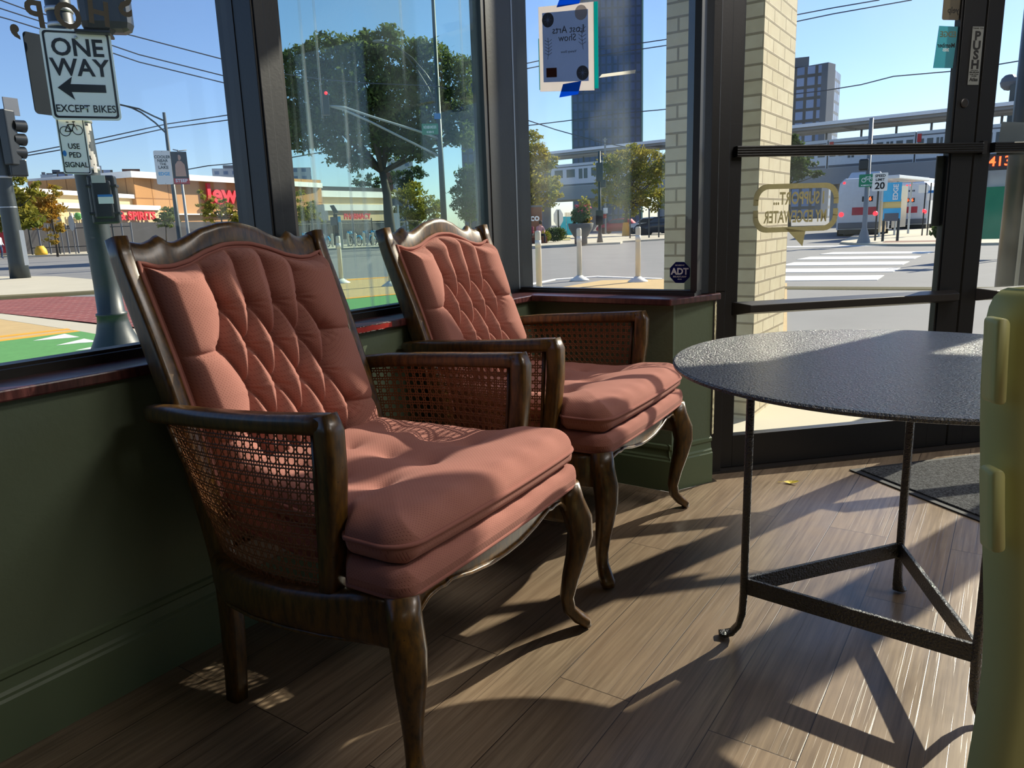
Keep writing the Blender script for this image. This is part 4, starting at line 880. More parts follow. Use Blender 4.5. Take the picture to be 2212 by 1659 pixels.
obj('block', fac(MB(), 1640, 262, 1770, 258, GZ, zz(1770, 140, 258), 22), M['highrise'], r)
obj('side_wall', fac(MB(), 1770, 257.5, 1785, 262, GZ, zz(1770, 137, 258), 20), M['smoke'], r)
obj('rooftop_box', fac(MB(), 1690, 262, 1730, 262, zz(1690, 146, 260), zz(1690, 128, 262), 8), M['smoke'], r); obj('antenna', MB().tube([A(1714, 132, 262), A(1714, 118, 262)], .15, 5), M['wire'], r)
r = thing('dark_block', 'dark slab building seen at far right through the second door', 'building', A(2190, 450, 140)[:2]+(GZ,))
obj('block', fac(MB(), 2150, 140, 2260, 138, GZ, zz(2190, 182, 140), 20), M['busdark'], r); obj('rooftop_unit', MB().ball(A(2180, 178, 141), (1.2, 1.2, 1.2), 6), M['smoke'], r)
# ------------------------------------------------------------------ elevated station and train
HD = lambda px: 9.4*1591/(139+(px-1156)*.0672)*math.hypot(*ray(px, 430)[:2])/ray(px, 430)[1]
def vseg(q, p0, p1, z0, z1, off, depth): return fac(q, p0, HD(p0)+off, p1, HD(p1)+off, z0, z1, depth)
r = thing('elevated_station', 'concrete elevated railway station with long white canopy above the street', 'station', A(1600, 470, 92)[:2]+(GZ,))
for p0, p1 in ((1080, 1400), (1400, 1800), (1800, 2300)):
    obj('viaduct_beam', vseg(MB(), p0, p1, 4.2, 5.9, 0, 9), M['conc2'], r)
    obj('canopy', vseg(MB(), p0, p1, 10.0, 10.3, -1, 6), M['conc2'], r); obj('canopy_edge', vseg(MB(), p0, p1, 10.28, 10.62, -1.3, .5), M['roofwhite'], r)
    obj('platform_wall', vseg(MB(), p0, p1, 5.9, 7.6, 7.5, .4), M['conc2'], r)
for px in range(1110, 2300, 75):
    obj('canopy_post', MB().tube([A(px, 300, HD(px)+4.5)[:2]+(5.9,), A(px, 300, HD(px)+4.5)[:2]+(10,)], .12, 6), M['smoke'], r)
for px in (1160, 1262, 1420, 1600, 1790, 1990, 2200): obj('pier', vseg(MB(), px, px+14, GZ, 4.2, 2, 2), M['conc2'], r)
def chord(q, p0, p1, fa_, fb_, z0, z1, off, depth):
    a = np.array(A(p0, 500, HD(p0)+1)[:2]); b = np.array(A(p1, 500, HD(p1)+1)[:2]); t = (b-a)/np.linalg.norm(b-a); n = np.array([-t[1], t[0]])
    if n@a < 0: n = -n
    p, r_ = a+(b-a)*fa_+n*off, a+(b-a)*fb_+n*off; c4 = [p, r_, r_+n*depth, p+n*depth]
    return q.prism([tuple(c) for c in c4], z0, z1)
r = thing('train', 'silver elevated train standing at the station under the canopy', 'train', A(1600, 400, 92)[:2]+(5.9,))
cuts = [1100, 1330, 1585, 1778, 1962, 2150, 2300]
for i in range(len(cuts)-1):
    p0, p1 = cuts[i]+2, cuts[i+1]-1
    c = obj('railcar', chord(MB(), p0, p1, 0, 1, 5.9, 8.95, 0, 2.8), M['train'], r); obj('window_band', chord(MB(), p0, p1, .01, .99, 8.5, 8.62, -.05, .1), M['smoke'], c); obj('lower_band', chord(MB(), p0, p1, .01, .99, 6.0, 6.25, -.05, .1), M['smoke'], c)
    n_ = 9
    for k in range(n_):
        dr_ = k in (2, 6)
        for h_ in ((0, 1) if dr_ else (0,)):
            a_ = (k+.16+h_*.40)/n_; b_ = a_+(.28 if dr_ else .66)/n_
            obj('door_pane' if dr_ else 'train_window', chord(MB(), p0, p1, a_, b_, 7.15 if not dr_ else 6.9, 8.2, -.04, .1), M['trainwin'], c)
    if i in (3, 4): obj('red_panel', chord(MB(), p0, p1, .01, .06, 7.9, 8.7, -.06, .1), M['bannerred'], c)
# ================================================================== trees
def tree(name, label, D, base_, blobs, n, leaf, m, trunk=(), tr=.3, depth=.7, group=None, bm='bark', seed=1, droop=0):
    rg = np.random.default_rng(seed); b0 = A(base_[0], base_[1], D); bz = GZ if b0[2] < 2.5 else 0
    root = thing(name, label, 'tree', (b0[0], b0[1], GZ), group=group)
    pxm = D/F; V = []; Fc = []; cs = []
    tot = sum(b[2]**2 for b in blobs)
    for bx, by, br in blobs:
        c = np.array(A(bx, by, D)); rr = br*pxm; dirv = np.array([c[0], c[1], 0])/math.hypot(c[0], c[1]); c = c+dirv*rg.uniform(-1, 1)*depth*rr; cs.append(c)
        k = max(6, int(n*br*br/tot)); sub = max(3, int(k/26))
        u_ = rg.normal(size=(sub, 3)); u_ /= np.linalg.norm(u_, axis=1)[:, None]; u_ *= (rg.uniform(.25, 1, (sub, 1))**.5)
        sc = c+u_*rr*np.array([1, 1, .85])
        idx = rg.integers(0, sub, k); off = rg.normal(size=(k, 3))*rr*.17*np.array([1.25, 1.25, .6]); P = sc[idx]+off
        if droop: P[:, 2] -= droop*np.abs(off[:, 0])*.8
        a = rg.normal(size=(k, 3)); a /= np.linalg.norm(a, axis=1)[:, None]; b = rg.normal(size=(k, 3)); b -= a*(a*b).sum(1)[:, None]; b /= np.linalg.norm(b, axis=1)[:, None]
        s = leaf*rg.uniform(.6, 1.3, (k, 1))
        Q = np.stack([P-a*s, P-b*s*.45, P+a*s, P+b*s*.45], 1).reshape(-1, 3); st = len(V)
        V += [tuple(x) for x in Q]; Fc += [(st+4*i, st+4*i+1, st+4*i+2, st+4*i+3) for i in range(k)]
    q = MB(); q.v = V; q.f = Fc; obj('foliage', q, M[m], root)
    t = MB()
    tp_ = [A(x, y, D) for x, y in trunk] if trunk else [b0, tuple(np.array(cs[0]))]
    tp_[0] = (tp_[0][0], tp_[0][1], GZ)
    n0 = len(tp_); t.tube(tp_, [tr*(1-.45*i/max(1, n0-1)) for i in range(n0)], 8)
    top = np.array(tp_[-1])
    step = 1 if len(cs) < 20 else 3
    for i, c in enumerate(cs[::step]):
        L_ = np.linalg.norm(c-top); mid = top*.55+c*.45+np.array([0, 0, -.03*L_])+rg.normal(size=3)*.06*L_; m2 = top*.25+c*.75+rg.normal(size=3)*.05*L_
        t.tube([top, mid, m2, c], [tr*.42, tr*.26, tr*.15, tr*.05], 5)
        for c2 in (cs[(i*step+1) % len(cs)], cs[(i*step+2) % len(cs)]):
            if np.linalg.norm(c2-mid) < L_: t.tube([mid, mid*.5+c2*.5+rg.normal(size=3)*.05*L_, c2], [tr*.2, tr*.12, tr*.04], 4)
    obj('trunk', t, M[bm], root, smooth=True)
    return root
tree('locust_tree', 'large spreading green tree filling the middle window behind the traffic light arm', 46, (842, 545),
     [(650, 150, 44), (640, 230, 42), (655, 300, 34), (632, 180, 24), (705, 120, 40), (715, 190, 52), (700, 265, 45), (720, 325, 30), (740, 345, 16), (770, 120, 46), (800, 85, 26), (845, 70, 24), (780, 200, 60), (790, 280, 48), (770, 345, 26), (850, 130, 50), (860, 220, 60), (850, 300, 48), (920, 120, 42), (925, 190, 52), (930, 270, 48), (905, 320, 34), (985, 150, 40), (990, 215, 44), (1000, 290, 36), (1025, 250, 26), (650, 265, 30), (625, 295, 18), (620, 130, 18)],
     36000, .15, 'leaf1', [(848, 545), (840, 470), (836, 420), (826, 372)], .36, .8, seed=3, droop=.3)
tree('street_tree', 'sparse yellowing tree behind the traffic light post at far left', 40, (20, 560), [(18, 430, 30), (45, 452, 26), (10, 475, 28), (60, 470, 22), (78, 412, 14), (30, 398, 20)], 3600, .13, 'leaf2', [(20, 560), (22, 500), (25, 460)], .1, seed=4)
tree('street_tree', 'slender young tree with orange tinged leaves on the far pavement', 66, (125, 553), [(95, 430, 24), (110, 455, 22), (85, 470, 20), (118, 490, 14), (112, 515, 12), (70, 445, 18), (118, 415, 14)], 3000, .14, 'leaf4', [(125, 553), (120, 515), (112, 470)], .09, seed=5)
tree('street_tree', 'small dark green tree in front of the tan store wall', 80, (358, 520), [(358, 462, 15), (366, 476, 14), (350, 478, 12), (370, 455, 8)], 1200, .17, 'leaf1', [(358, 520), (358, 480)], .08, seed=6)
tree('street_tree', 'airy yellow-green tree in front of the red Jewel sign', 62, (483, 545), [(448, 428, 12), (440, 446, 14), (468, 452, 15), (497, 452, 14), (525, 460, 18), (510, 472, 18), (452, 466, 14), (548, 440, 16), (432, 418, 8), (480, 438, 9)], 1900, .15, 'leaf2', [(483, 545), (482, 500), (478, 472)], .1, seed=7)
tree('street_tree', 'small yellow-green tree between the post and the bike kiosk', 74, (668, 530), [(640, 425, 16), (645, 455, 16), (668, 460, 18), (672, 445, 12), (650, 474, 14), (690, 475, 10)], 1600, .16, 'leaf2', [(668, 530), (668, 480)], .08, seed=8)
tree('street_tree', 'bushy bright green tree right of the solar panel', 70, (905, 530), [(868, 425, 24), (895, 415, 26), (925, 440, 26), (900, 455, 28), (870, 460, 24), (935, 465, 22), (855, 445, 16), (905, 480, 24)], 4200, .17, 'leaf2', [(905, 530), (900, 490)], .12, seed=9)
tree('background_tree', 'dark tree standing behind the pharmacy wing', 160, (800, 500), [(780, 393, 16), (802, 390, 16), (820, 400, 14)], 900, .3, 'leaf3', seed=10)
tree('background_tree', 'dark tree mass behind the bushy bright tree', 115, (890, 500), [(870, 385, 22), (895, 375, 20), (880, 400, 22)], 1500, .26, 'leaf3', seed=11)
tree('street_tree', 'dark green tree at the right edge of the middle window', 60, (1015, 530), [(1010, 380, 26), (1035, 400, 28), (1000, 415, 24), (1025, 440, 28), (995, 445, 20), (1040, 360, 20), (1010, 465, 20)], 4200, .15, 'leaf3', [(1015, 530), (1015, 470)], .12, seed=12)
tree('street_tree', 'leafy yellow-green tree at the left of the front window', 56, (1140, 520), [(1140, 305, 28), (1155, 335, 28), (1135, 350, 30), (1170, 370, 26), (1140, 390, 32), (1180, 400, 26), (1150, 430, 30), (1190, 350, 16), (1195, 430, 20), (1205, 395, 14), (1130, 445, 26)], 6500, .14, 'leaf2', [(1140, 520), (1140, 440)], .14, seed=13)
tree('street_tree', 'round yellow-green tree behind the black signal mast', 60, (1352, 505), [(1330, 345, 28), (1370, 340, 28), (1405, 350, 30), (1315, 375, 28), (1350, 380, 34), (1390, 390, 34), (1425, 380, 24), (1300, 410, 22), (1340, 420, 30), (1380, 430, 28), (1415, 430, 28), (1290, 435, 16), (1435, 420, 22), (1365, 460, 16), (1440, 350, 20)], 9000, .145, 'leaf2', [(1349, 505), (1352, 470), (1356, 440)], .17, seed=14)
tree('street_tree', 'dark yellow-green tree beside the cream brick pillar', 62, (1705, 505), [(1700, 310, 24), (1715, 345, 26), (1695, 370, 28), (1740, 365, 20), (1720, 300, 14), (1690, 330, 24), (1760, 375, 12)], 4200, .15, 'leaf3', [(1705, 505), (1705, 400)], .15, seed=15)
tree('background_tree', 'low distant dark trees beyond the buses', 120, (1990, 480), [(1955, 405, 18), (1985, 400, 20), (2015, 405, 20), (2035, 410, 16), (1935, 410, 12)], 1800, .26, 'leaf3', seed=16)
tree('shrub', 'dark spiky bush on the pavement beside the door stile', 26, (2030, 510), [(2035, 495, 16), (2025, 505, 10), (2042, 480, 10)], 700, .10, 'leaf3', tr=.03, seed=17)
# ================================================================== street furniture
def cyl(name, pts, r, m, par, n=10, **k): return obj(name, MB().tube(pts, r, n), M[m], par, smooth=True, **k)
def bb(c, right, w_, h_, d_):                  # upright box: centre, horizontal axis, sizes
    r = np.array(right, float); r /= np.linalg.norm(r); n = np.array([r[1], -r[0], 0]); c = np.array(c, float)
    q = MB(lambda p: tuple(c+r*p[0]+n*p[1]+Z*p[2])); return q.box(-w_/2, w_/2, -d_/2, d_/2, -h_/2, h_/2)
def face(px): d = ray(px, 450); v = np.array([d[1], -d[0], 0]); return v/np.linalg.norm(v)     # horizontal right axis facing the viewer
def turn(v, deg): a = math.radians(deg); return np.array([v[0]*math.cos(a)-v[1]*math.sin(a), v[0]*math.sin(a)+v[1]*math.cos(a), 0])
def strokes(name, c, R, N, w_, h_, n, m, par):             # a line of lettering too blurred to read: short upright strokes
    q = MB(); rr = random.Random(int(w_*1000)+n)
    for k in range(n):
        x = -w_/2+w_*(k+.5)/n; hh = h_*rr.uniform(.7, 1); ww = w_/n*rr.uniform(.35, .75); q.slab([tuple(c+R*(x+a)+Z*b+N*.008) for a, b in ((-ww/2, -hh/2), (ww/2, -hh/2), (ww/2, hh/2), (-ww/2, hh/2))], -N*.002)
    return obj(name, q, M[m], par)
# near sign pole
DS = 9.2; pb = G(256, 768); DSp = math.hypot(pb[0], pb[1]); bx, by = pb[0], pb[1]
def PS(px, py, dD=0): return A(px, py, DSp+dD)
root = thing('sign_pole', 'tall dark green pole close outside the left window carrying street signs', 'pole', (bx, by, GZ))
pl_ = MB(); pr = [(.27, GZ), (.265, -.10), (.22, 0), (.175, .10), (.150, .20), (.140, .27), (.148, .275), (.148, .30), (.128, .31), (.120, .6), (.113, 2.2), (.105, 4.6)]
LN = lambda z: face(256)*(-.022*max(0, z))
pl_.tube([tuple(np.array([bx, by, z])+LN(z)) for r, z in pr], [r for r, z in pr], 28); obj('shaft', pl_, M['polegreen'], root, smooth=True)
for z in (zz(150, 58, DSp), zz(152, 25, DSp), zz(188, 262, DSp), zz(200, 365, DSp)):
    obj('steel_band', MB().lathe([(.112, z-.02), (.120, z-.018), (.120, z+.018), (.112, z+.02)], tuple((np.array([bx, by, z])+LN(z))[:2]), 28), M['steel'], root, smooth=True)
# peeling white poster remains on the shaft
q = MB(); fr_ = face(190)
for k in range(16):
    z = zz(195, 275+k*6, DSp); a_ = .15+.55*random.random(); w_ = .15+.3*random.random()
    P = []
    for t in range(4): an = math.atan2(-by, -bx)+a_+w_*t/3; P.append((bx+LN(z)[0]+math.cos(an)*.121, by+LN(z)[1]+math.sin(an)*.121))
    for t in range(3): q.add([P[t]+(z-.045,), P[t+1]+(z-.04,), P[t+1]+(z+.03,), P[t]+(z+.025,)], [(0, 1, 2, 3)])
obj('peeling_paper', q, M['chipwhite'], root)
def plate(name, c, right, w_, h_, m, par, rim=None, r=.04, d_=.004, tilt=0, **kw):
    R = np.array(right, float); R /= np.linalg.norm(R); N = np.array([R[1], -R[0], 0]); c = np.array(c, float); q = MB()
    q.slab([tuple(c+R*x+Z*y+N*d_) for x, y in rrect(-w_/2, w_/2, -h_/2, h_/2, r)], -N*d_)
    o = obj(name, q, M[m], par, **kw)
    if rim:
        q = MB(); A1 = rrect(-w_/2+.018*rim[1], w_/2-.018*rim[1], -h_/2+.018*rim[1], h_/2-.018*rim[1], r*.8); A2 = rrect(-w_/2+.036*rim[1], w_/2-.036*rim[1], -h_/2+.036*rim[1], h_/2-.036*rim[1], r*.6)
        for i in range(len(A1)):
            j = (i+1) % len(A1); q.slab([tuple(c+R*x+Z*y+N*(d_+.002)) for x, y in (A1[i], A1[j], A2[j], A2[i])], -N*.001)
        obj('sign_border', q, M[rim[0]], o)
    return o, c, R, N
def px_plate(p_tl, p_tr, p_bl, D): a, b, c = (np.array(A(*p, D)) for p in (p_tl, p_tr, p_bl)); return a, b, c
root2 = thing('street_sign', 'white ONE WAY sign with black arrow reading EXCEPT BIKES on the near pole', 'sign', (bx, by, zz(175, 250, DSp)))
R1 = turn(face(178), -8); cS = np.array(A(176, 163, DSp-.30)); o_, c, R, N = plate('sign_face', cS, R1, .58, .80, 'signwhite', root2, ('textblack', 1))
for tx, sz, dy, sx in (('ONE', .21, .235, .98), ('WAY', .21, .06, .98), ('EXCEPT BIKES', .092, -.30, .88)):
    obj('sign_text', text_mb(tx, sz, c+Z*dy+N*.005, R, Z, .002, .022 if sz > .2 else .012, False, sx), M['textblack'], root2)
ar = [(-.21, -.115), (-.08, -.015), (-.10, -.08), (.19, -.08), (.19, -.15), (-.10, -.15), (-.08, -.22)]
obj('arrow', MB().slab([tuple(c+R*x+Z*y+N*.007) for x, y in ar], -N*.002), M['textblack'], root2)
for dy in (.33, -.29): obj('bolt_head', MB().ball(c+Z*dy+N*.01+R*-.0, .014, 5), M['steel'], root2)
root2 = thing('street_sign', 'dark back of a sign plate mounted behind the ONE WAY sign', 'sign', (bx, by, zz(100, 240, DSp)))
plate('sign_back', A(116, 166, DSp+.22), turn(face(120), 35), .50, .74, 'signback', root2)
root2 = thing('street_sign', 'narrow white bicycle sign reading USE PED SIGNAL below the ONE WAY sign', 'sign', (bx, by, zz(160, 370, DSp)))
o_, c, R, N = plate('sign_face', A(159, 313, DSp-.24), turn(face(160), 6), .235, .54, 'signwhite', root2, ('textblack', .45), r=.024)
for tx, sz, dy in (('USE', .070, -.015), ('PED', .070, -.095), ('SIGNAL', .068, -.185)): obj('sign_text', text_mb(tx, sz, c+Z*dy+N*.005, R, Z, .002, .014, False, .85), M['textblack'], root2)
q = MB()
def ring(c_, r_, w_=.008):
    for k in range(20): a0, a1 = 2*PI*k/20, 2*PI*(k+1)/20; q.slab([tuple(c_+R*math.cos(a)*rr+Z*math.sin(a)*rr+N*.007) for a, rr in ((a0, r_), (a1, r_), (a1, r_-w_), (a0, r_-w_))], -N*.002)
K8 = .78; c_sv = c; R_sv, Z_sv = R, Z; R = R*K8; Z = Z*K8; wa, wb = c+R*-.068+Z*.155, c+R*.066+Z*.175; ring(wa, .058); ring(wb, .058)
for a_, b_ in ((wa, c+R*-.03+Z*.235), (c+R*-.03+Z*.235, c+R*.035+Z*.24), (c+R*-.03+Z*.235, c+R*.0+Z*.155), (wa, c+Z*.155), (c+Z*.155, c+R*.035+Z*.24), (wb, c+R*.03+Z*.265), (c+R*.02+Z*.27, c+R*.05+Z*.27), (c+R*-.045+Z*.262, c+R*-.02+Z*.262)): q.tube([a_+N*.006, b_+N*.006], .0045, 5)
R, Z = R_sv, Z_sv
obj('bicycle_symbol', q, M['textblack'], root2)
obj('round_sticker', MB().slab([tuple(c+R*(-.085+.016*math.cos(k))+Z*(-.08+.028*math.sin(k))+N*.006) for k in np.linspace(0, 2*PI, 12)[:-1]], -N*.001), M['signblue'], root2)
root2 = thing('signal_box', 'black pedestrian signal seen from behind, with torn stickers, strapped low on the sign pole', 'signal', (bx, by, zz(215, 480, DSp)))
fb = turn(face(210), -10); cb = np.array(A(226, 432, DSp-.24)); obj('housing', bb(cb, fb, .24, .46, .14), M['sigblack'], root2, bevel=.02); obj('housing_back', bb(cb+np.array([fb[1], -fb[0], 0])*.09, fb, .17, .36, .05), M['sigblack'], root2, bevel=.02)
for dy in (.13, -.13): obj('strap', bb(cb+Z*dy+np.array([fb[1], -fb[0], 0])*.02, fb, .27, .025, .16), M['black'], root2, bevel=.005)
nb = np.array([fb[1], -fb[0], 0]); obj('torn_sticker', bb(cb+nb*.117+Z*.19-fb*.01, fb, .12, .07, .003), M['chipwhite'], root2)
obj('name_sticker', bb(cb+nb*.118+Z*.0+fb*.03, turn(fb, 0), .13, .08, .003), M['signwhite'], root2); obj('sticker_stripe', bb(cb+nb*.120+Z*.035+fb*.03, fb, .13, .022, .002), M['signblue'], root2)
root2 = thing('signal_box', 'big black pedestrian signal housing at top of the sign pole behind the letters', 'signal', (bx, by, zz(215, 70, DSp)))
cb = np.array(A(226, 8, DSp-.3)); fb = turn(face(220), -14); obj('housing', bb(cb, fb, .44, .52, .26), M['sigblack'], root2, bevel=.08); obj('visor', bb(cb-Z*.27-fb*.12, turn(fb, 5), .30, .03, .26), M['black'], root2, bevel=.01)
obj('push_bracket', MB().tube([A(205, 50, DSp-.1), A(243, 66, DSp-.4)], .03, 8), M['black'], root2); obj('pointer', MB().lathe([(.001, zz(245, 77, DSp)), (.045, zz(245, 60, DSp)), (.045, zz(245, 52, DSp))], A(245, 66, DSp-.35)[:2], 10), M['black'], root2)
# traffic signal post at far left
b0 = G(45, 604); DT = math.hypot(b0[0], b0[1])
root = thing('traffic_signal', 'black traffic signal post with three visored lights at the far left', 'traffic light', b0)
def PT(px, py): return A(px, py, DT)
obj('post', MB().tube([b0, (b0[0], b0[1], .4), (b0[0], b0[1], 2), (b0[0], b0[1], zz(12, 385, DT)), (b0[0], b0[1], zz(0, 180, DT))], [.30, .27, .25, .23, .16], 16), M['polegreen'], root, smooth=True)
obj('paint_patch', MB().box(-.1, .1, -.02, .02, -.9, 0) if False else bb(np.array(PT(52, 535))-np.array([b0[0], b0[1], 0])/DT*.29, face(50), .12, 1.1, .02), M['signwhite'], root)
hd = bb(np.array(PT(34, 300))-np.array([0, .3, 0]), turn(face(30), 50), .42, 1.65, .30); obj('signal_head', hd, M['sigblack'], root, bevel=.04)
for y in (273, 302, 330):
    c = np.array(PT(34, y))-np.array([0, .3, 0]); v = turn(face(30), 30); 
    P = [c+v*.1, c+v*.45]; obj('visor', MB().tube(P, [.17, .19], 14, False), M['sigblack'], root, smooth=True); obj('lens', MB().tube([c+v*.18, c+v*.22], .155, 14), M['lensred'] if y == 273 else M['lensdark'], root)
obj('walk_signal', bb(np.array(PT(46, 364))-np.array([0, .2, 0]), turn(face(40), 20), .50, .52, .3), M['sigblack'], root, bevel=.04)
obj('small_camera', bb(PT(24, 230), turn(face(24), 30), .45, .52, .04), M['smoke'], root); obj('side_head', bb(np.array(PT(0, 370)), face(0), .3, .8, .25), M['sigblack'], root, bevel=.04)
for y in (383, 448): obj('steel_band', MB().lathe([(.245, zz(20, y, DT)-.03), (.25, zz(20, y, DT)), (.245, zz(20, y, DT)+.03)], b0[:2], 16), M['steel'], root)
obj('red_plate', bb(PT(0, 408), face(0), .28, .9, .03), M['bannerred'], root)
# street lamps with banners
def lamp(label, pts, D, arms, r0, group=None, extra=None):
    b = A(pts[0][0], pts[0][1], D); root = thing('street_lamp', label, 'street lamp', (b[0], b[1], GZ), group=group)
    top = A(pts[1][0], pts[1][1], D); obj('pole', MB().tube([(b[0], b[1], GZ), (b[0], b[1], .5), (b[0], b[1], top[2])], [r0*1.9, r0*1.3, r0*.75], 10), M['polegrey'] if D > 55 else M['polegreen'], root, smooth=True)
    for arm in arms: obj('arm', MB().tube([A(x, y, D) for x, y in arm], r0*.45, 6), M['polegrey'] if D > 55 else M['polegreen'], root, smooth=True)
    return root
lp = lamp('curved arm street lamp left of the store carrying two banners', [(392, 545), (355, 243)], 52, [[(357, 262), (330, 250), (300, 235), (272, 229), (245, 223)], [(359, 288), (335, 265), (305, 243), (285, 233), (272, 229)]], .12)
lp2 = lamp('plain second lamp post just behind the bannered street lamp', [(411, 540), (388, 324)], 58, [[(373, 323), (388, 326), (403, 324)], [(398, 415), (391, 416)]], .09)
LX = np.array(A(380, 420, 52))
rb = thing('street_banner', 'white and blue pole banner reading COOLER NEAR THE LAKE', 'banner', A(355, 395, 52)); f_ = face(355)
o_, c, R, N = plate('cloth', A(353, 362, 51.6), f_, .92, 2.0, 'signwhite', rb, r=.1)
for tx, sz, dy in (('COOLER', .23, .62), ('NEAR', .23, .40), ('THE', .2, .2), ('LAKE', .25, 0)): obj('banner_text', text_mb(tx, sz, c+Z*dy+N*.01, R, Z, .004, .02), M['textblack'], rb)
obj('banner_text', text_mb('EDGE', .26, c-Z*.38+N*.01, R, Z, .004, .03), M['skyblue'], rb)
for z_ in (.95, -.95): obj('bracket', MB().tube([c+Z*z_, tuple(np.array(A(363 if z_ > 0 else 370, 335 if z_ > 0 else 392, 51.9)))], .03, 5), M['polegrey'], rb)
rb = thing('street_banner', 'black pole banner with a figure and red lower band reading STEEP', 'banner', A(388, 395, 52))
o_, c, R, N = plate('cloth', A(389, 363, 51.6), face(388), .92, 1.95, 'bannerblack', rb, r=.02)
obj('red_band', MB().slab([tuple(c+R*x+Z*y+N*.008) for x, y in ((-.44, -.95), (.46, -.95), (.46, -.62), (-.44, -.62))], -N*.002), M['bannerred'], rb); obj('banner_text', text_mb('STEEP', .27, c-Z*.76+N*.012, R, Z, .004, .03), M['textwhite'], rb)
for z_ in (.93, -.93): obj('bracket', MB().tube([c+Z*z_, tuple(np.array(A(369 if z_ > 0 else 376, 335 if z_ > 0 else 392, 51.9)))], .03, 5), M['polegrey'], rb)
q = MB().ball(c+Z*.62+N*.01, (.13, .02, .17), 6); q.slab([tuple(c+R*x+Z*y+N*.01) for x, y in ((-.30, -.5), (.32, -.5), (.28, .2), (.1, .42), (-.1, .42), (-.26, .2))], -N*.003); obj('printed_figure', q, M['skin'], rb)
lm = lamp('tall mast at the right of the big tree with a curved lamp arm', [(962, 520), (937, -60)], 40, [[(940, 190), (920, 160), (890, 125), (855, 100), (818, 90)], [(942, 230), (925, 190), (900, 150), (868, 108), (850, 99)]], .11)
obj('lamp_head', MB().ball(A(815, 89, 40), (.25, .12, .07), 6), M['polegrey'], lm)
ms = thing('traffic_signal', 'long double mast arm holding a hanging traffic signal in front of the big tree', 'traffic light', A(955, 480, 38)[:2]+(GZ,))
obj('pole', MB().tube([A(962, 530, 38)[:2]+(GZ,), A(962, 530, 38)[:2]+(zz(955, 170, 38),)], [.17, .11], 10), M['polegreen'], ms, smooth=True)
obj('arm', MB().tube([A(952, 301, 38), A(900, 282, 37.5), (A(800, 251, 36.5)), A(745, 232, 36), A(712, 229, 35.6)], .055, 8), M['steel'], ms, smooth=True)
obj('arm', MB().tube([A(952, 339, 38), A(900, 313, 37.5), (A(800, 263, 36.5)), A(740, 236, 36), A(712, 229, 35.6)], .055, 8), M['steel'], ms, smooth=True)
hh = bb(A(702, 222, 35.5), face(702), .36, 1.05, .3); obj('signal_head', hh, M['sigblack'], ms, bevel=.04); obj('back_plate', bb(A(694, 222, 35.7), face(702), .08, 1.3, .1), M['smoke'], ms)
obj('red_light', MB().ball(A(704, 201, 35.3), .07, 6), M['taillight'], ms)
sg = thing('street_name_sign', 'green street name sign hanging under the mast arm', 'sign', A(929, 290, 37.2)); o_, c, R, N = plate('sign_face', A(929, 279, 37.2), face(929), .78, .50, 'signgreen', sg, r=.02)
strokes('sign_lettering', c+Z*.09, R, N, .62, .16, 9, 'textwhite', sg); strokes('sign_lettering', c-Z*.13, R, N, .34, .10, 6, 'textwhite', sg)
sg = thing('street_name_sign', 'small blue plate high on the mast beside the big tree', 'sign', A(945, 258, 37.5)); plate('sign_face', A(945, 251, 37.5), face(945), .32, .26, 'signblue', sg, r=.01)
# bike share kiosk, dock, fence
ks = thing('bike_kiosk', 'blue topped bike share kiosk with a small tilted solar panel', 'kiosk', A(728, 540, 50)[:2]+(GZ,)); kp = lambda x, y, dD=0: np.array(A(x, y, 50+dD))
obj('cabinet', bb(kp(727, 500), face(727), .26, 2.2, .3), M['sigblack'], ks, bevel=.03); obj('post', bb(kp(737, 510), face(727), .20, 1.8, .2), M['post'], ks, bevel=.02)
obj('screen_box', bb(kp(721, 478), face(727), .42, .55, .3), M['smoke'], ks, bevel=.03); obj('blue_panel', bb(kp(731, 482), turn(face(727), 25), .34, .85, .06), M['skyblue'], ks)
q = MB().slab([tuple(kp(712, 444)), tuple(kp(721, 443)), tuple(kp(731, 459)), tuple(kp(721, 461))], (0, .05, .0)); obj('solar_panel', q, M['trainwin'], ks); obj('mast', MB().tube([kp(722, 460), kp(723, 470)], .04, 6), M['black'], ks)
sp = thing('solar_post', 'tilted solar panel on a thin post in front of the big tree trunk', 'solar panel', A(861, 540, 48)[:2]+(GZ,)); kp2 = lambda x, y, dD=0: np.array(A(x, y, 48+dD))
obj('panel', MB().slab([tuple(kp2(834, 429)), tuple(kp2(855, 429)), tuple(kp2(871, 443)), tuple(kp2(845, 443))], (0, .06, -.05)), M['smoke'], sp); obj('post', MB().tube([kp2(860, 442), kp2(861, 545)[:2].tolist()+[GZ]], .05, 6), M['steel'], sp); obj('info_board', bb(kp2(853, 478), face(853), .62, 1.0, .1), M['signwhite'], sp)
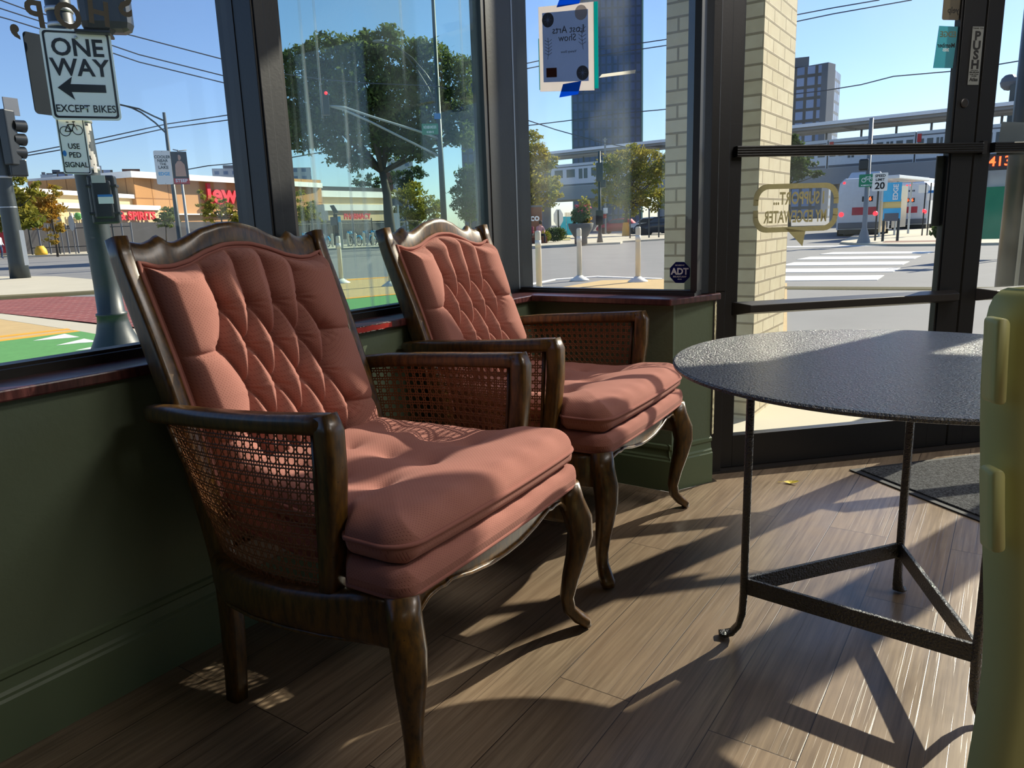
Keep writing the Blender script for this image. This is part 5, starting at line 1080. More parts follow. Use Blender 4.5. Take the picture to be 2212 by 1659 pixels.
def bike(name, label, px, py, D, yaw, m, group):
    c = np.array(A(px, py, D)); c[2] = GZ+.1; root = thing(name, label, 'bicycle', c, yaw, group); X_ = np.array([1., 0, 0]); q = MB()
    for x in (-.52, .52):
        w_ = MB(); w_.tube([(x+.33*math.cos(a), 0, .34+.33*math.sin(a)) for a in np.linspace(0, 2*PI, 22)], .025, 6, False)
        for a in np.linspace(0, PI, 6)[:-1]: w_.tube([(x+.32*math.cos(a), 0, .34+.32*math.sin(a)), (x-.32*math.cos(a), 0, .34-.32*math.sin(a))], .004, 3)
        obj('wheel', w_, M['rubber'], root, True, True)
    obj('frame', MB().tube([(-.52, 0, .34), (-.1, 0, .30), (.38, 0, .80), (.52, 0, .34)], .035, 6).tube([(-.1, 0, .3), (-.22, 0, .85)], .03, 6).tube([(.38, 0, .8), (.34, 0, 1.0)], .025, 6), M['steel'], root, True, True)
    obj('fender', MB().tube([(-.52+.37*math.cos(a), 0, .34+.37*math.sin(a)) for a in np.linspace(.2, 2.9, 10)], .06, 6), M[m], root, True, True); obj('saddle', MB().ball((-.24, 0, .9), (.14, .08, .04), 6), M['rubber'], root, True, True)
    obj('handlebar', MB().tube([(.30, -.28, 1.06), (.36, -.1, 1.0), (.36, .1, 1.0), (.30, .28, 1.06)], .018, 6), M['rubber'], root, True, True); obj('basket', MB().box(.40, .62, -.15, .15, .85, 1.05), M[m], root, True, bevel=.02)
    return root
b_ = bike('share_bike', 'docked share bike with a bright sky blue rear fender, nearest the kiosk', 766, 520, 55, 2.4, 'skyblue', 'share bikes in the dock')
for i, (px, y_, lab) in enumerate(((797, 2.2, 'docked share bike standing second from the kiosk among white dock posts'), (818, 2.5, 'docked share bike with blue fender near the chair back, beside the tree trunk'), (838, 2.2, 'last docked share bike, half hidden behind the right armchair back'), (700, 2.3, 'docked share bike left of the kiosk behind the white dock posts'), (668, 2.4, 'docked share bike farthest left beyond the window post'))):
    c_ = copy_tree(b_); p_ = A(px, 520, 55.5); c_.location = (p_[0], p_[1], GZ+.1); c_.rotation_euler = (0, 0, y_); c_['label'] = lab
for i, px in enumerate((682, 699, 718, 752, 768, 786, 806, 826)):
    p_ = A(px, 520, 54); obj('dock_post', bb((p_[0], p_[1], GZ+.55), face(px), .16, .95, .14), M['post'], bevel=.04, label='short white bike dock post %s' % ('farthest left by the near armchair', 'second from left of the kiosk', 'just left of the kiosk', 'first to the right of the kiosk', 'behind the bright blue fender', 'between two docked bikes mid row', 'in front of the tree trunk', 'at the right end of the row')[i], cat='post', group='white bike dock posts')
fn = thing('iron_fence', 'black picket fence running along the supermarket car park', 'fence', A(700, 520, 60)[:2]+(GZ,))
fa, fb_ = np.array(A(630, 530, 57)), np.array(A(880, 530, 66)); t_ = MB()
for k in range(90): p_ = fa+(fb_-fa)*k/89; t_.tube([(p_[0], p_[1], .0), (p_[0], p_[1], 1.75)], .018, 4, False)
obj('pickets', t_, M['steelfence'], fn)
for z in (.15, 1.6): obj('fence_rail', MB().tube([(fa[0], fa[1], z), (fb_[0], fb_[1], z)], .03, 5), M['steelfence'], fn)
for i in range(7): p_ = fa+(fb_-fa)*i/6; obj('fence_post', MB().tube([(p_[0], p_[1], GZ), (p_[0], p_[1], 2.0)], .05, 6), M['steelfence'], fn)
fn = thing('iron_fence', 'low dark railing with tall posts in front of the store at left', 'fence', A(150, 545, 72)[:2]+(GZ,))
fa, fb_ = np.array(A(70, 545, 74)), np.array(A(290, 543, 70))
for k in range(12):
    p_ = fa+(fb_-fa)*k/11; obj('fence_post', MB().tube([(p_[0], p_[1], GZ), (p_[0], p_[1], 2.35)], .07, 6), M['smoke'] if k % 3 else M['steelfence'], fn)
for z in (.5, 2.0): obj('fence_rail', MB().tube([(fa[0], fa[1], z), (fb_[0], fb_[1], z)], .035, 5), M['steelfence'], fn)
for px, lab in ((157, 'left of the near sign pole'), (131, 'behind the slender orange tree')):
    s_ = thing('parking_sign', 'tall oval backed grey sign on a post '+lab, 'sign', A(px, 540, 69)[:2]+(GZ,)); p_ = np.array(A(px, 500, 69)); obj('post', MB().tube([(p_[0], p_[1], GZ), (p_[0], p_[1], 3.2)], .04, 6), M['smoke'], s_)
    c = np.array([p_[0], p_[1], 2.35]); f_ = face(px); n_ = np.array([f_[1], -f_[0], 0]); obj('plate', MB().slab([tuple(c+f_*.2*math.cos(a)+Z*.62*math.sin(a)+n_*.05) for a in np.linspace(0, 2*PI, 17)[:-1]], -n_*.02), M['steel'], s_)
nb_ = thing('vending_box', 'red box with an orange oval sign on the far pavement at left', 'box', A(20, 550, 66)[:2]+(GZ,)); o = obj('body', bb(np.array(A(20, 549, 66))+Z*.85, face(20), 1.1, 1.5, .6), M['bannerred'], nb_, bevel=.05)
c = np.array(A(24, 531, 65.5)); f_ = face(20); obj('oval_mark', MB().slab([tuple(c+f_*.2*math.cos(a)+Z*.42*math.sin(a)) for a in np.linspace(0, 2*PI, 17)[:-1]], (0, .03, 0)), M['orangeline'], nb_)
obj('yellow_bollard', MB().lathe([(.42, 0), (.44, .15), (.40, .4), (.30, .58), (.26, .60), (.26, .68)], A(89, 547, 68)[:2], 16), M['yellow'], label='squat yellow bollard base on the far pavement', cat='bollard', smooth=True)
# flexible delineators
def delin(px, py, label, first=None):
    p = G(px, py); 
    if first is None:
        r = thing('delineator_post', label, 'post', p, 0, 'white flexible lane posts'); obj('base', MB().lathe([(.20, 0), (.20, .02), (.10, .08), (.06, .11)], (0, 0), 18), M['white'], r, True, True)
        obj('tube', MB().lathe([(.052, .08), (.052, 1.05), (.045, 1.08), (.03, 1.085)], (0, 0), 14), M['post'], r, True, True); obj('reflective_band', MB().lathe([(.0545, .80), (.0545, .92)], (0, 0), 14), M['white'], r, True, True); return r
    r = copy_tree(first); r.location = p; r['label'] = label; return r
dl = delin(738, 612, 'white flexible lane post between the two armchairs, at left'); delin(845, 618, 'white flexible lane post partly hidden by the far armchair back', dl)
delin(1165, 632, 'white flexible lane post at the left edge of the front window', dl); delin(1252, 606, 'white flexible lane post in the middle of the front window', dl); delin(1378, 609, 'white flexible lane post toward the brick pillar in the front window', dl)
# plaza beyond front window
pl = thing('planter', 'large grey bowl planter full of flowers on the opposite corner', 'planter', A(1255, 527, 40)[:2]+(GZ,)); pc = A(1255, 527, 40)
obj('bowl', MB().lathe([(.34, GZ+.1), (.34, .30), (.40, .36), (.62, .75), (.68, .98), (.66, 1.02), (.60, 1.0), (.1, .95)], pc[:2], 24), M['planter'], pl, smooth=True)
def bush(par, c, r, n, leaf, m, name='foliage', seed=1, flat=.8):
    rg = np.random.default_rng(seed); u_ = rg.normal(size=(n, 3)); u_ /= np.linalg.norm(u_, axis=1)[:, None]; P = np.array(c)+u_*rg.uniform(.5, 1, (n, 1))*np.array(r)
    a = rg.normal(size=(n, 3)); a /= np.linalg.norm(a, axis=1)[:, None]; b = rg.normal(size=(n, 3)); b -= a*(a*b).sum(1)[:, None]; b /= np.linalg.norm(b, axis=1)[:, None]; s = leaf*rg.uniform(.6, 1.3, (n, 1))
    Q = np.stack([P-a*s, P-b*s*.5, P+a*s, P+b*s*.5], 1).reshape(-1, 3); q = MB(); q.v = [tuple(x) for x in Q]; q.f = [(4*i, 4*i+1, 4*i+2, 4*i+3) for i in range(n)]; return obj(name, q, M[m], par)
bush(pl, (pc[0], pc[1], 1.35), (.55, .55, .55), 900, .09, 'leaf3', seed=21); bush(pl, (pc[0]+.1, pc[1]-.1, 1.8), (.5, .4, .35), 70, .07, 'pinkfl', 'flowers', 22); bush(pl, (pc[0]+.4, pc[1]-.2, 1.3), (.2, .2, .4), 40, .08, 'yellow', 'flowers', 23); bush(pl, (pc[0]+.2, pc[1], 1.9), (.35, .3, .5), 260, .09, 'leaf2', 'tall_leaves', 24)
hg = thing('hedge', 'low rounded green hedge beside the planter', 'hedge', A(1197, 520, 46)[:2]+(GZ,)); hc = A(1200, 514, 46); bush(hg, (hc[0], hc[1], .42), (.75, .6, .45), 2200, .06, 'leaf3', seed=25); hc = A(1174, 514, 45); bush(hg, (hc[0], hc[1], .3), (.5, .5, .38), 1000, .06, 'leaf2', 'low_leaves', 26)
st = thing('stop_sign', 'white back of an octagonal stop sign on a dark post', 'sign', A(1206, 510, 52)[:2]+(GZ,)); sc = np.array(A(1206, 470, 52)); f_ = turn(face(1206), 30); n_ = np.array([f_[1], -f_[0], 0]); obj('plate', MB().slab([tuple(sc+f_*.40*math.cos(PI/8+k*PI/4)+Z*.60*math.sin(PI/8+k*PI/4)) for k in range(8)], n_*.02), M['signwhite'], st); obj('post', MB().tube([(sc[0], sc[1]-.05, GZ), (sc[0], sc[1]-.05, sc[2]+.5)], .045, 6), M['sigblack'], st)
mo = thing('monument_sign', 'brown brick store sign block with white Osco lettering on the corner', 'sign', A(1145, 505, 50)[:2]+(GZ,)); mp_ = np.array(A(1140, 480, 50)); obj('block', bb((mp_[0], mp_[1], 1.0), face(1140), 1.9, 2.3, .5), M['brown'], mo, bevel=.02); f_ = face(1140); obj('cap', bb((mp_[0], mp_[1], 2.2), f_, 2.0, .12, .6), M['smoke'], mo)
obj('sign_text', text_mb('Osco', .62, np.array(A(1143, 471, 49.6)), f_, Z, .01, .03), M['textwhite'], mo)
mt = thing('signal_mast', 'slim black signal mast standing before the round tree at the crossing', 'traffic light', A(1297, 525, 42)[:2]+(GZ,)); mb_ = A(1296, 525, 42)
obj('pole', MB().tube([(mb_[0], mb_[1], GZ), (mb_[0], mb_[1], .15), (mb_[0], mb_[1], .5), (mb_[0], mb_[1], 4.8)], [.20, .14, .09, .07], 8), M['sigblack'], mt, smooth=True)
for y, w_, h_ in ((372, .38, 1.0), (397, .30, .42), (470, .42, .8)): obj('signal_head', bb(A(1295 if y != 397 else 1303, y, 41.8), face(1297), w_, h_, .3), M['sigblack'], mt, bevel=.05)
obj('small_sign', bb(A(1308, 455, 41.9), face(1308), .24, .30, .02), M['signwhite'], mt); obj('orange_sign', bb(A(1305, 467, 41.9), face(1305), .26, .22, .02), M['bannerred'], mt)
up = thing('utility_pole', 'thin grey utility pole with crossbar in front of the station canopy', 'pole', A(1307, 490, 70)[:2]+(GZ,)); p_ = A(1307, 300, 70); obj('pole', MB().tube([(p_[0], p_[1], GZ), (p_[0], p_[1], p_[2]+.1)], .09, 6), M['polegrey'], up); obj('crossbar', MB().tube([A(1302, 302, 70), A(1312, 301, 70)], .06, 5), M['polegrey'], up)
for i, px in enumerate((1361, 1382, 1402, 1423)):
    p_ = A(px, 508, 50); s_ = thing('fence_post', 'dark post of the car park edge, %s' % ('leftmost under the round tree', 'second from the left under the round tree', 'third from the left, near the pillar', 'nearest the brick pillar')[i], 'post', (p_[0], p_[1], GZ), 0, 'dark posts by the car park'); obj('shaft', MB().tube([(p_[0], p_[1], GZ), (p_[0], p_[1], 1.75)], .05, 6), M['polegreen'], s_); obj('cap', MB().ball((p_[0], p_[1], 1.75), .07, 5), M['polegreen'], s_)
def car(label, px, py, D, yaw, m, first=None):
    c = A(px, py, D); root = thing('parked_car', label, 'car', (c[0], c[1], GZ), yaw, 'cars parked beyond the corner'); q = MB()
    X = []; 
    for (x, z0, z1, hw_) in ((-2.2, .45, .75, .75), (-2.1, .3, .95, .85), (-1.5, .25, 1.0, .88), (-1.1, .25, 1.40, .80), (-.3, .25, 1.48, .78), (.5, .25, 1.42, .80), (1.1, .25, 1.02, .88), (1.9, .28, .88, .86), (2.2, .4, .65, .75)):
        X.append([(x, -hw_, z0), (x, -hw_-.02, (z0+z1)/2), (x, -hw_*.85, z1), (x, hw_*.85, z1), (x, hw_+.02, (z0+z1)/2), (x, hw_, z0)])
    vs = sum(X, []); q.add(vs, [(i*6+k, i*6+(k+1) % 6, i*6+6+(k+1) % 6, i*6+6+k) for i in range(8) for k in range(6)]+[tuple(range(6))[::-1], tuple(range(48, 54))]); obj('body', q, M[m], root, True, True)
    obj('windshield', MB().add([(1.06, -.7, 1.05), (1.06, .7, 1.05), (.54, .62, 1.42), (.54, -.62, 1.42), (1.0, -.7, 1.0), (1.0, .7, 1.0)], [(0, 1, 2, 3)]), M['trainwin'], root, True); 
    for s_ in (-1, 1): obj('side_window', MB().add([(-1.05, s_*.86, 1.02), (.95, s_*.86, 1.02), (.45, s_*.81, 1.36), (-.9, s_*.81, 1.36)], [(0, 1, 2, 3)]), M['trainwin'], root, True)
    for x in (-1.4, 1.35):
        for s_ in (-1, 1): obj('wheel', MB().tube([(x, s_*.7, .32), (x, s_*.9, .32)], .32, 14), M['rubber'], root, True)
    return root
car('white car parked behind the dark posts under the round tree', 1405, 492, 66, 2.7, 'busbody'); car('dark red car parked left of the white one beyond the mast', 1338, 490, 76, 2.7, 'busred'); car('grey car parked between the green tree and the stop sign', 1105, 494, 80, 2.9, 'smoke'); car('dark car parked by the pillar beyond the posts', 1432, 496, 60, 2.7, 'trainwin')
cn = A(1352, 492, 58); obj('traffic_barrel', MB().lathe([(.3, GZ), (.27, .5), (.22, .95)], cn[:2], 12), M['redsign'] if False else M['orangeline'], label='orange construction barrel by the tree trunk', cat='barrel')
hp = thing('hoarding', 'pale green construction fence panels behind the planter', 'fence', A(1230, 505, 75)[:2]+(GZ,))
for k in range(3): obj('fence_panel', bb(np.array(A(1217+k*13, 497, 75))+Z*.2, face(1230), .58, 2.2, .06), M['member'], hp)
for k in range(9): obj('orange_slat', bb(np.array(A(1221+k*2.6, 471, 78)), face(1230), .06, 1.1, .05), M['orangeline'], hp)
# people
def person(name, label, loc, yaw, J, cloth, skin_z, hairc='hair', cat='person', scale=1.):
    root = thing(name, label, cat, loc, yaw)
    names = list(J['v'].keys()); me = bpy.data.meshes.new('body'); me.from_pydata([tuple(np.array(J['v'][k][:3])*scale) for k in names], [(names.index(a), names.index(b)) for a, b in J['e']], [])
    o = bpy.data.objects.new('body', me); COL.objects.link(o); o.parent = root; m = o.modifiers.new('skin', 'SKIN'); 
    for i, k in enumerate(names): r = J['v'][k][3]*scale; me.skin_vertices[0].data[i].radius = (r, r)
    me.skin_vertices[0].data[0].use_root = True; s = o.modifiers.new('sub', 'SUBSURF'); s.levels = 1; s.render_levels = 1; me.materials.append(cloth)
    h = J['v']['head']; hb = MB().ball((h[0]*scale, h[1]*scale-.0, (h[2]+.05)*scale), (.105*scale, .115*scale, .12*scale), 7); obj('hair', hb, M[hairc], root, True, True); return root
def clothmat(name, zs):
    m = bpy.data.materials.new(name); m.use_nodes = True; t = NT(m); s_ = t.new('SeparateXYZ'); t.ln(t.coord(), s_.inputs[0]); v = t.math('DIVIDE', s_.outputs[2], 1.8)
    st_ = []
    for z, c in zs: st_.append((z/1.8, lin(c)))
    r_ = t.new('ValToRGB'); r_.color_ramp.interpolation = 'CONSTANT'; t.ln(v, r_.inputs[0]); e = r_.color_ramp.elements
    while len(e) < len(st_): e.new(.5)
    for i, (p, c) in enumerate(st_): e[i].position = p; e[i].color = c
    t.ln(r_.outputs[0], t.b.inputs['Base Color']); t.b.inputs['Roughness'].default_value = .9; return m
stand = dict(v=dict(pelvis=(0, 0, .95, .15), chest=(0, 0, 1.28, .17), neck=(0, 0, 1.48, .055), head=(0, -.01, 1.64, .10), hl=(.09, 0, .88, .10), kl=(.10, -.05, .5, .065), fl=(.10, .08, .08, .05), tl=(.10, -.10, .04, .035), hr=(-.09, 0, .88, .10), kr=(-.10, .03, .5, .065), fr=(-.10, .14, .08, .05), tr=(-.10, 0, .04, .035), sl=(.19, 0, 1.38, .06), el=(.24, .04, 1.1, .045), wl=(.22, -.12, .9, .032), ml=(.21, -.17, .84, .03), sr=(-.19, 0, 1.38, .06), er=(-.24, .04, 1.1, .045), wr=(-.22, -.10, .9, .032), mr=(-.21, -.15, .84, .03)),
    e=[('pelvis', 'chest'), ('chest', 'neck'), ('neck', 'head'), ('pelvis', 'hl'), ('hl', 'kl'), ('kl', 'fl'), ('fl', 'tl'), ('pelvis', 'hr'), ('hr', 'kr'), ('kr', 'fr'), ('fr', 'tr'), ('chest', 'sl'), ('sl', 'el'), ('el', 'wl'), ('wl', 'ml'), ('chest', 'sr'), ('sr', 'er'), ('er', 'wr'), ('wr', 'mr')])
sit = dict(v=dict(pelvis=(0, .05, .45, .16), chest=(0, -.06, .80, .16), neck=(0, -.12, .98, .055), head=(0, -.17, 1.12, .10), hl=(.10, 0, .45, .10), kl=(.14, -.42, .48, .07), fl=(.14, -.40, .07, .05), tl=(.14, -.55, .04, .035), hr=(-.10, 0, .45, .10), kr=(-.14, -.40, .48, .07), fr=(-.14, -.36, .07, .05), tr=(-.14, -.5, .04, .035), sl=(.19, -.07, .9, .06), el=(.24, -.2, .68, .045), wl=(.12, -.4, .60, .032), ml=(.08, -.45, .60, .03), sr=(-.19, -.07, .9, .06), er=(-.24, -.2, .68, .045), wr=(-.12, -.4, .60, .032), mr=(-.08, -.45, .60, .03)), e=stand['e'])
p_ = A(1163-10, 527, 44); c1_ = clothmat('cloth_a', [(0, (44, 48, 58)), (.58, (196, 150, 150)), (1.0, (196, 150, 124))]); person('person', 'person in a patterned light top sitting hunched by the monument sign, on the right', (p_[0]+.35, p_[1], GZ+.12), .4, sit, c1_, 0)
c2_ = clothmat('cloth_b', [(0, (40, 42, 50)), (.56, (150, 70, 80)), (1.0, (190, 144, 120))]); person('person', 'person in a dark pink top sitting on the corner beside another, on the left', (p_[0]-.15, p_[1]+.1, GZ+.12), -.5, sit, c2_, 0)
obj('bench', MB().box(p_[0]-.6, p_[0]+.8, p_[1]+.0, p_[1]+.45, GZ+.09, GZ+.46), M['brown'], label='low brown block seat under the two seated people', cat='bench')
p_ = A(2, 552, 62); c3_ = clothmat('cloth_c', [(0, (70, 84, 112)), (.92, (200, 204, 206)), (1.46, (190, 144, 120))]); person('person', 'pedestrian in a light shirt and blue trousers walking at the far left', (p_[0], p_[1], GZ+.1), 1.2, stand, c3_, 0, 'white')
# buses and corner beyond the doors
def bus(label, c, yaw, L=12., rear=True, sign='146'):
    root = thing('city_bus', label, 'bus', (c[0], c[1], GZ), yaw, 'city buses at the stop'); hw_ = 1.28    # rear face at y=0 looking -y
    sec = [(-hw_, .35), (-hw_, 2.2), (-hw_+.06, 2.75), (-hw_+.3, 3.0), (hw_-.3, 3.0), (hw_-.06, 2.75), (hw_, 2.2), (hw_, .35)]
    q = MB(); n = 8; vs = []
    for y, k in ((0, .93), (.12, .99), (.4, 1), (L-.3, 1), (L, .95)): vs += [(x*k, y, z if z < 1 else 1+(z-1)*(.98 if k < .97 else 1)) for x, z in sec]
    q.add(vs, [(i*n+k, i*n+(k+1) % n, i*n+n+(k+1) % n, i*n+n+k) for i in range(4) for k in range(n)]+[tuple(range(n))[::-1], tuple(range(4*n, 5*n))]); obj('body', q, M['busbody'], root, True, bevel=.03)
    obj('roof_pod', MB().add([(-.85, .3, 3.0), (.85, .3, 3.0), (.7, .7, 3.32), (-.7, .7, 3.32), (-.85, 5, 3.0), (.85, 5, 3.0), (.7, 4.6, 3.32), (-.7, 4.6, 3.32)], [(0, 1, 2, 3), (3, 2, 6, 7), (7, 6, 5, 4), (0, 3, 7, 4), (1, 5, 6, 2)]), M['busbody'], root, True, bevel=.05)
    obj('underbody', MB().box(-1.15, 1.15, .25, L-.3, .12, .36), M['busdark'], root, True)
    for s_ in (-1, 1):
        for y in (1.9, L-2.6): obj('wheel', MB().tube([(s_*.95, y, .48), (s_*1.27, y, .48)], .48, 16), M['rubber'], root, True)
        for k in range(7): obj('side_window', MB().box(s_*1.285-.01, s_*1.285+.01, 1.5+k*1.4, 2.75+k*1.4, 1.35, 2.2), M['trainwin'], root, True, bevel=.02)
        obj('ad_strip', MB().box(s_*1.285-.008, s_*1.285+.008, 2.6, 6.6, .75, 1.2), M['signwhite'], root, True)
    if rear:
        dsp = obj('route_display', MB().box(-.10, .42, -.012, .0, 1.78, 2.05), M['sigblack'], root, True); obj('route_digits', text_mb(sign, .26, (.16, -.016, 1.915), (1, 0, 0), (0, 0, 1), .006, .02), M['led'], dsp, True)
        obj('ad_panel', MB().box(-.55, .62, -.012, 0, 1.10, 1.50), M['busred'], root, True); obj('fleet_number', MB().box(.02, .09, -.012, 0, 2.45, 2.55).box(.12, .19, -.012, 0, 2.45, 2.55).box(.22, .29, -.012, 0, 2.45, 2.55).box(.32, .38, -.012, 0, 2.45, 2.55), M['textblack'], root, True)
        obj('bumper', MB().box(-1.2, 1.2, -.09, .02, .40, .72), M['smoke'], root, True, bevel=.04)
        for x, z, r_ in ((-1.0, 2.78, .06), (1.0, 2.78, .06), (-.1, 2.86, .045), (.1, 2.86, .045), (-1.06, 1.15, .12), (1.06, 1.15, .12)): obj('tail_light', MB().ball((x, -.01, z), (r_, .03, r_), 6), M['taillight'], root, True, True)
    return root
bc = A(1862, 500, 44); bus('white city bus seen from behind with red rear panel and orange route display', (bc[0], bc[1]), math.radians(-20)-.1)
bc = A(1956, 492, 56); bus('second city bus farther up the street, mostly hidden by the blue sign', (bc[0], bc[1]), math.radians(-42))
bs = thing('bus_shelter', 'glass sided bus shelter with an advert panel beside the blue sign', 'shelter', A(1950, 500, 42)[:2]+(GZ,)); s0, s1 = np.array(A(1899, 505, 39)), np.array(A(1962, 495, 44)); f_ = (s1-s0); f_[2] = 0; f_ /= np.linalg.norm(f_)
for t_ in (0, .5, 1): p_ = s0+(s1-s0)*t_; obj('shelter_post', MB().tube([(p_[0], p_[1], GZ), (p_[0], p_[1], 2.5)], .05, 6), M['steel'], bs)
mid = (s0+s1)/2; Ls = float(np.linalg.norm((s1-s0)[:2])); obj('shelter_roof', bb((mid[0], mid[1], 2.6), f_, Ls+.5, .16, 1.5), M['busbody'], bs, bevel=.03); obj('advert_panel', bb((s0[0]+.4*f_[0], s0[1]+.4*f_[1], .85), f_, 1.0, 1.4, .06), M['beige'], bs); obj('glass_wall', bb((mid[0]+.6*f_[0], mid[1]+.6*f_[1], 1.3), f_, Ls*.5, 2.0, .03), M['trainwin'], bs)
lpz = A(1866, 512, 32); lp = thing('light_pole', 'slim grey light pole on the corner holding the speed limit sign', 'pole', (lpz[0], lpz[1], GZ)); obj('pole', MB().tube([(lpz[0], lpz[1], GZ), (lpz[0], lpz[1], -.05), (lpz[0], lpz[1], .45), (lpz[0], lpz[1], .5), (lpz[0], lpz[1], zz(1873, 256, 32))], [.26, .24, .11, .09, .075], 12), M['polegrey'], lp, smooth=True)
obj('camera_box', bb(A(1866, 356, 31.7), face(1866), .34, .42, .3), M['sigblack'], lp, bevel=.06)
sg = thing('street_sign', 'green bicycle route sign on the corner light pole', 'sign', A(1874, 403, 31.85)); o_, c, R, N = plate('sign_face', A(1874, 390, 31.85), turn(face(1874), 10), .60, .46, 'signgreen', sg, r=.03)
q = MB()
for x in (-.13, .13):
    for k in range(14): a0, a1 = 2*PI*k/14, 2*PI*(k+1)/14; q.slab([tuple(c+R*(x+rr*math.cos(a))+Z*(.02+rr*math.sin(a))+N*.008) for a, rr in ((a0, .085), (a1, .085), (a1, .062), (a0, .062))], -N*.002)
for a_, b_ in (((-.13, .02), (-.06, .14)), ((-.06, .14), (.08, .14)), ((-.06, .14), (0, .02)), ((0, .02), (.08, .14)), ((.13, .02), (.07, .18))): q.tube([c+R*a_[0]+Z*a_[1]+N*.007, c+R*b_[0]+Z*b_[1]+N*.007], .009, 4)
obj('bicycle_symbol', q, M['textwhite'], sg); strokes('sign_lettering', c-Z*.17, R, N, .44, .05, 10, 'textwhite', sg)
sg = thing('street_sign', 'white SPEED LIMIT 20 sign beside the green bicycle sign', 'sign', A(1901, 409, 31.85)); o_, c, R, N = plate('sign_face', A(1901, 393, 31.85), face(1901), .52, .66, 'signwhite', sg, r=.03)
for tx, sz, dy in (('SPEED', .13, .22), ('LIMIT', .13, .08), ('20', .34, -.15)): obj('sign_text', text_mb(tx, sz, c+Z*dy+N*.006, R, Z, .003, .03), M['textblack'], sg)
kq = thing('wayfinding_sign', 'tall blue and cream EDGE information sign on two dark posts', 'sign', A(1925, 500, 33)[:2]+(GZ,)); f_ = turn(face(1925), 6); kc = lambda x, y: np.array(A(x, y, 33))
obj('blue_top', bb(kc(1928, 415), f_, .62, .72, .08), M['skyblue'], kq); obj('cream_panel', bb(kc(1927, 442), f_, .62, .40, .07), M['cream'], kq); obj('blue_lower', bb(kc(1926, 463), f_, .62, .46, .08), M['skyblue'], kq); obj('map_frame', bb(kc(1925, 469), f_, .50, .30, .10), M['smoke'], kq)
n_ = np.array([f_[1], -f_[0], 0]); obj('sign_text', text_mb('EDGE', .24, kc(1935, 415)+n_*.045, Z, -f_, .004, .03), M['textwhite'], kq)
for x in (-.26, .26): p_ = kc(1925, 480)+f_*x; obj('sign_post', MB().tube([(p_[0], p_[1], GZ), (p_[0], p_[1], .8)], .05, 6), M['polegreen'], kq)
rl = thing('signal_post', 'thin black post with a round red light in front of the bus', 'traffic light', A(1891, 505, 34)[:2]+(GZ,)); p_ = A(1891, 505, 34); obj('post', MB().tube([(p_[0], p_[1], GZ), (p_[0], p_[1], 2.6)], .035, 6), M['sigblack'], rl); obj('red_lamp', MB().ball(A(1891, 461, 33.8), .09, 7), M['taillight'], rl, smooth=True)
rl = thing('stop_marker', 'bus stop marker with white and blue plates near the door stile', 'sign', A(1995, 490, 40)[:2]+(GZ,)); 
for x, y, w_, h_, mm in ((1995, 408, .40, .36, 'signwhite'), (2012, 414, .36, .12, 'signblue'), (2012, 424, .36, .36, 'signwhite')): obj('plate', bb(A(x, y, 40), face(x), w_, h_, .03), M[mm], rl)
for x in (1993, 2004): p_ = A(x, 490, 40); obj('post', MB().tube([(p_[0], p_[1], GZ), (p_[0], p_[1], 2.3)], .03, 5), M['sigblack'], rl)
obj('red_lamp', MB().ball(A(1996, 455, 39.8), .07, 6), M['taillight'], rl, smooth=True)
# hanging banner dark panel by the stile, and things beyond the second door
obj('hanging_panel', bb(A(2042, 410, 5.6), turn(face(2042), 25), .22, .50, .12), M['sigblack'], label='black box unit outside seen behind the door stile', cat='box') if False else None
tp_ = U((5.54, 1.684, GZ)); tk = thing('utility_post', 'thick black utility post right outside the second glass door', 'post', (tp_[0], tp_[1], GZ)); dT = math.hypot(tp_[0], tp_[1])
obj('shaft', MB().tube([(tp_[0], tp_[1], GZ), (tp_[0], tp_[1], 1.5), (tp_[0], tp_[1], 4.2)], [.138, .135, .13], 18), M['sigblack'], tk, smooth=True); obj('conduit', MB().tube([(tp_[0]-.10, tp_[1]-.12, GZ), (tp_[0]-.10, tp_[1]-.12, 4.2)], .012, 8), M['polegrey'], tk, smooth=True)

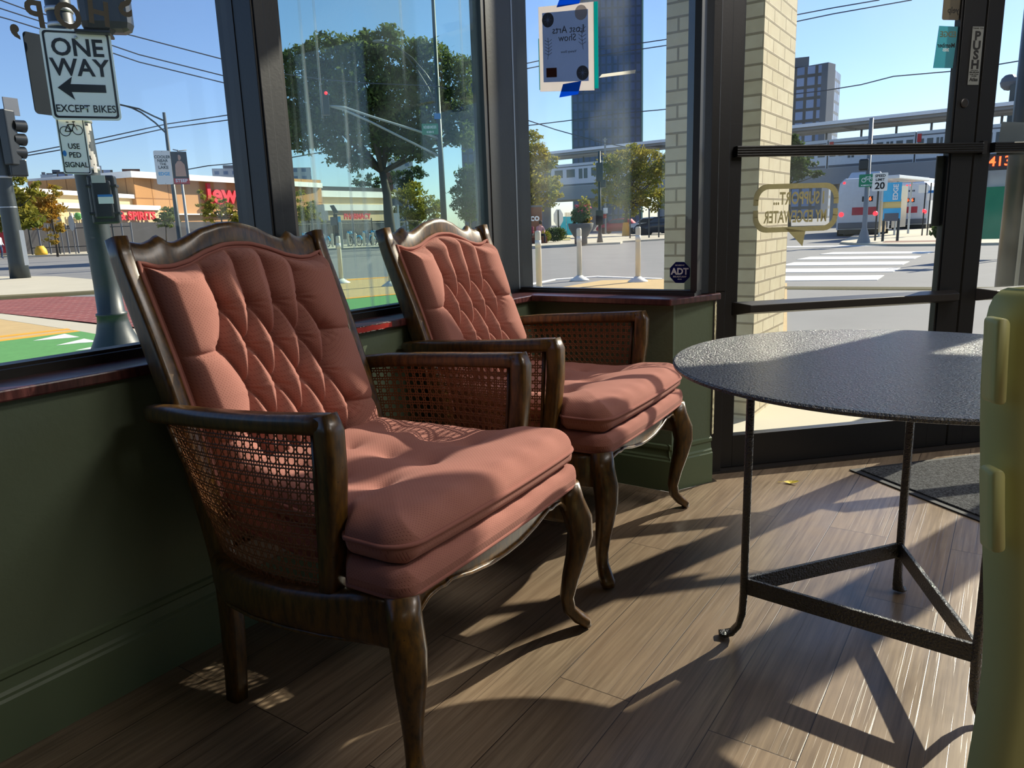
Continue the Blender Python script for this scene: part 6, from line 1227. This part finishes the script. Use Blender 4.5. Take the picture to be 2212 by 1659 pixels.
gs = thing('tarp_fence', 'green tarpaulin covered fence panel seen through the second door', 'fence', A(2155, 505, 22)[:2]+(GZ,)); f_ = face(2150); obj('green_tarp', bb(np.array(A(2152, 460, 22)), f_, .55, 1.25, .05), M['signgreen'], gs); obj('grey_panel', bb(np.array(A(2156, 395, 22.2)), f_, .55, .75, .05), M['steel'], gs)
for x in (-.3, .3): p_ = np.array(A(2153, 470, 22))+f_*x; obj('post', MB().tube([(p_[0], p_[1], GZ), (p_[0], p_[1], 2.7)], .03, 6), M['smoke'], gs)
ls = thing('led_sign', 'small black sign with red glowing digits above the green panel', 'sign', A(2158, 520, 21)[:2]+(GZ,)); p_ = A(2166, 500, 21); obj('post', MB().tube([(p_[0], p_[1], GZ), (p_[0], p_[1], 2.6)], .04, 6), M['sigblack'], ls); o_ = obj('case', bb(A(2158, 350, 21), face(2158), .62, .36, .1), M['sigblack'], ls); obj('digits', text_mb('413', .30, np.array(A(2160, 349, 20.9)), face(2158), Z, .01, .01), M['led'], ls)
# overhead wires
for lab, D, pts in (('upper overhead wire crossing the left window from corner to post', 30, [(-60, -30), (0, 0), (60, 22), (290, 78), (500, 133)]), ('middle overhead wire crossing the left window', 31, [(-60, -10), (0, 18), (130, 60), (300, 118), (500, 168)]), ('lower overhead wire crossing the left window', 32, [(-60, 20), (20, 42), (130, 76), (300, 134), (500, 183)]),
    ('thin wire rising right behind the street lamp, upper of two', 80, [(60, 330), (200, 303), (360, 268), (510, 246)]), ('thin wire rising right behind the street lamp, lower of two', 80, [(60, 336), (200, 312), (360, 277), (510, 257)]),
    ('cable bundle above the store between banner and window post', 70, [(400, 367), (450, 358), (520, 352)]), ('wire dipping left of the tree trunk in the middle window', 70, [(620, 342), (700, 328), (800, 316)]), ('bright span wire across the big tree', 34, [(600, 158), (700, 172), (800, 180), (945, 186), (965, 192)]), 
    ('upper of two wires behind the poster in the front window', 60, [(1110, 143), (1240, 115), (1440, 85)]), ('lower of two wires behind the poster in the front window', 60, [(1110, 154), (1240, 128), (1440, 98)]), ('thick cable across the dark tower in the front window', 60, [(1110, 275), (1240, 259), (1330, 246), (1440, 236)]), ('slack wire sloping down to the utility pole', 66, [(1110, 250), (1200, 280), (1300, 308), (1430, 332)]),
    ('upper of two wires at the top of the door glass', 60, [(1620, 52), (1690, 38), (1800, 17), (1900, 0)]), ('lower of two wires at the top of the door glass', 60, [(1620, 66), (1690, 53), (1800, 30), (1970, 0)]), ('curving cable right of the high-rise in the door glass', 55, [(1700, 205), (1780, 196), (1860, 183), (1930, 165), (2080, 152), (2212, 130)])):
    D_ = np.interp; P = []
    for i in range(len(pts)-1):
        for t in (0, .5): P.append(A(pts[i][0]*(1-t)+pts[i+1][0]*t, pts[i][1]*(1-t)+pts[i+1][1]*t, D))
    P.append(A(*pts[-1], D)); obj('overhead_wire', MB().tube(P, .0006*D+.003, 5), M['wire'], label=lab, cat='wire')
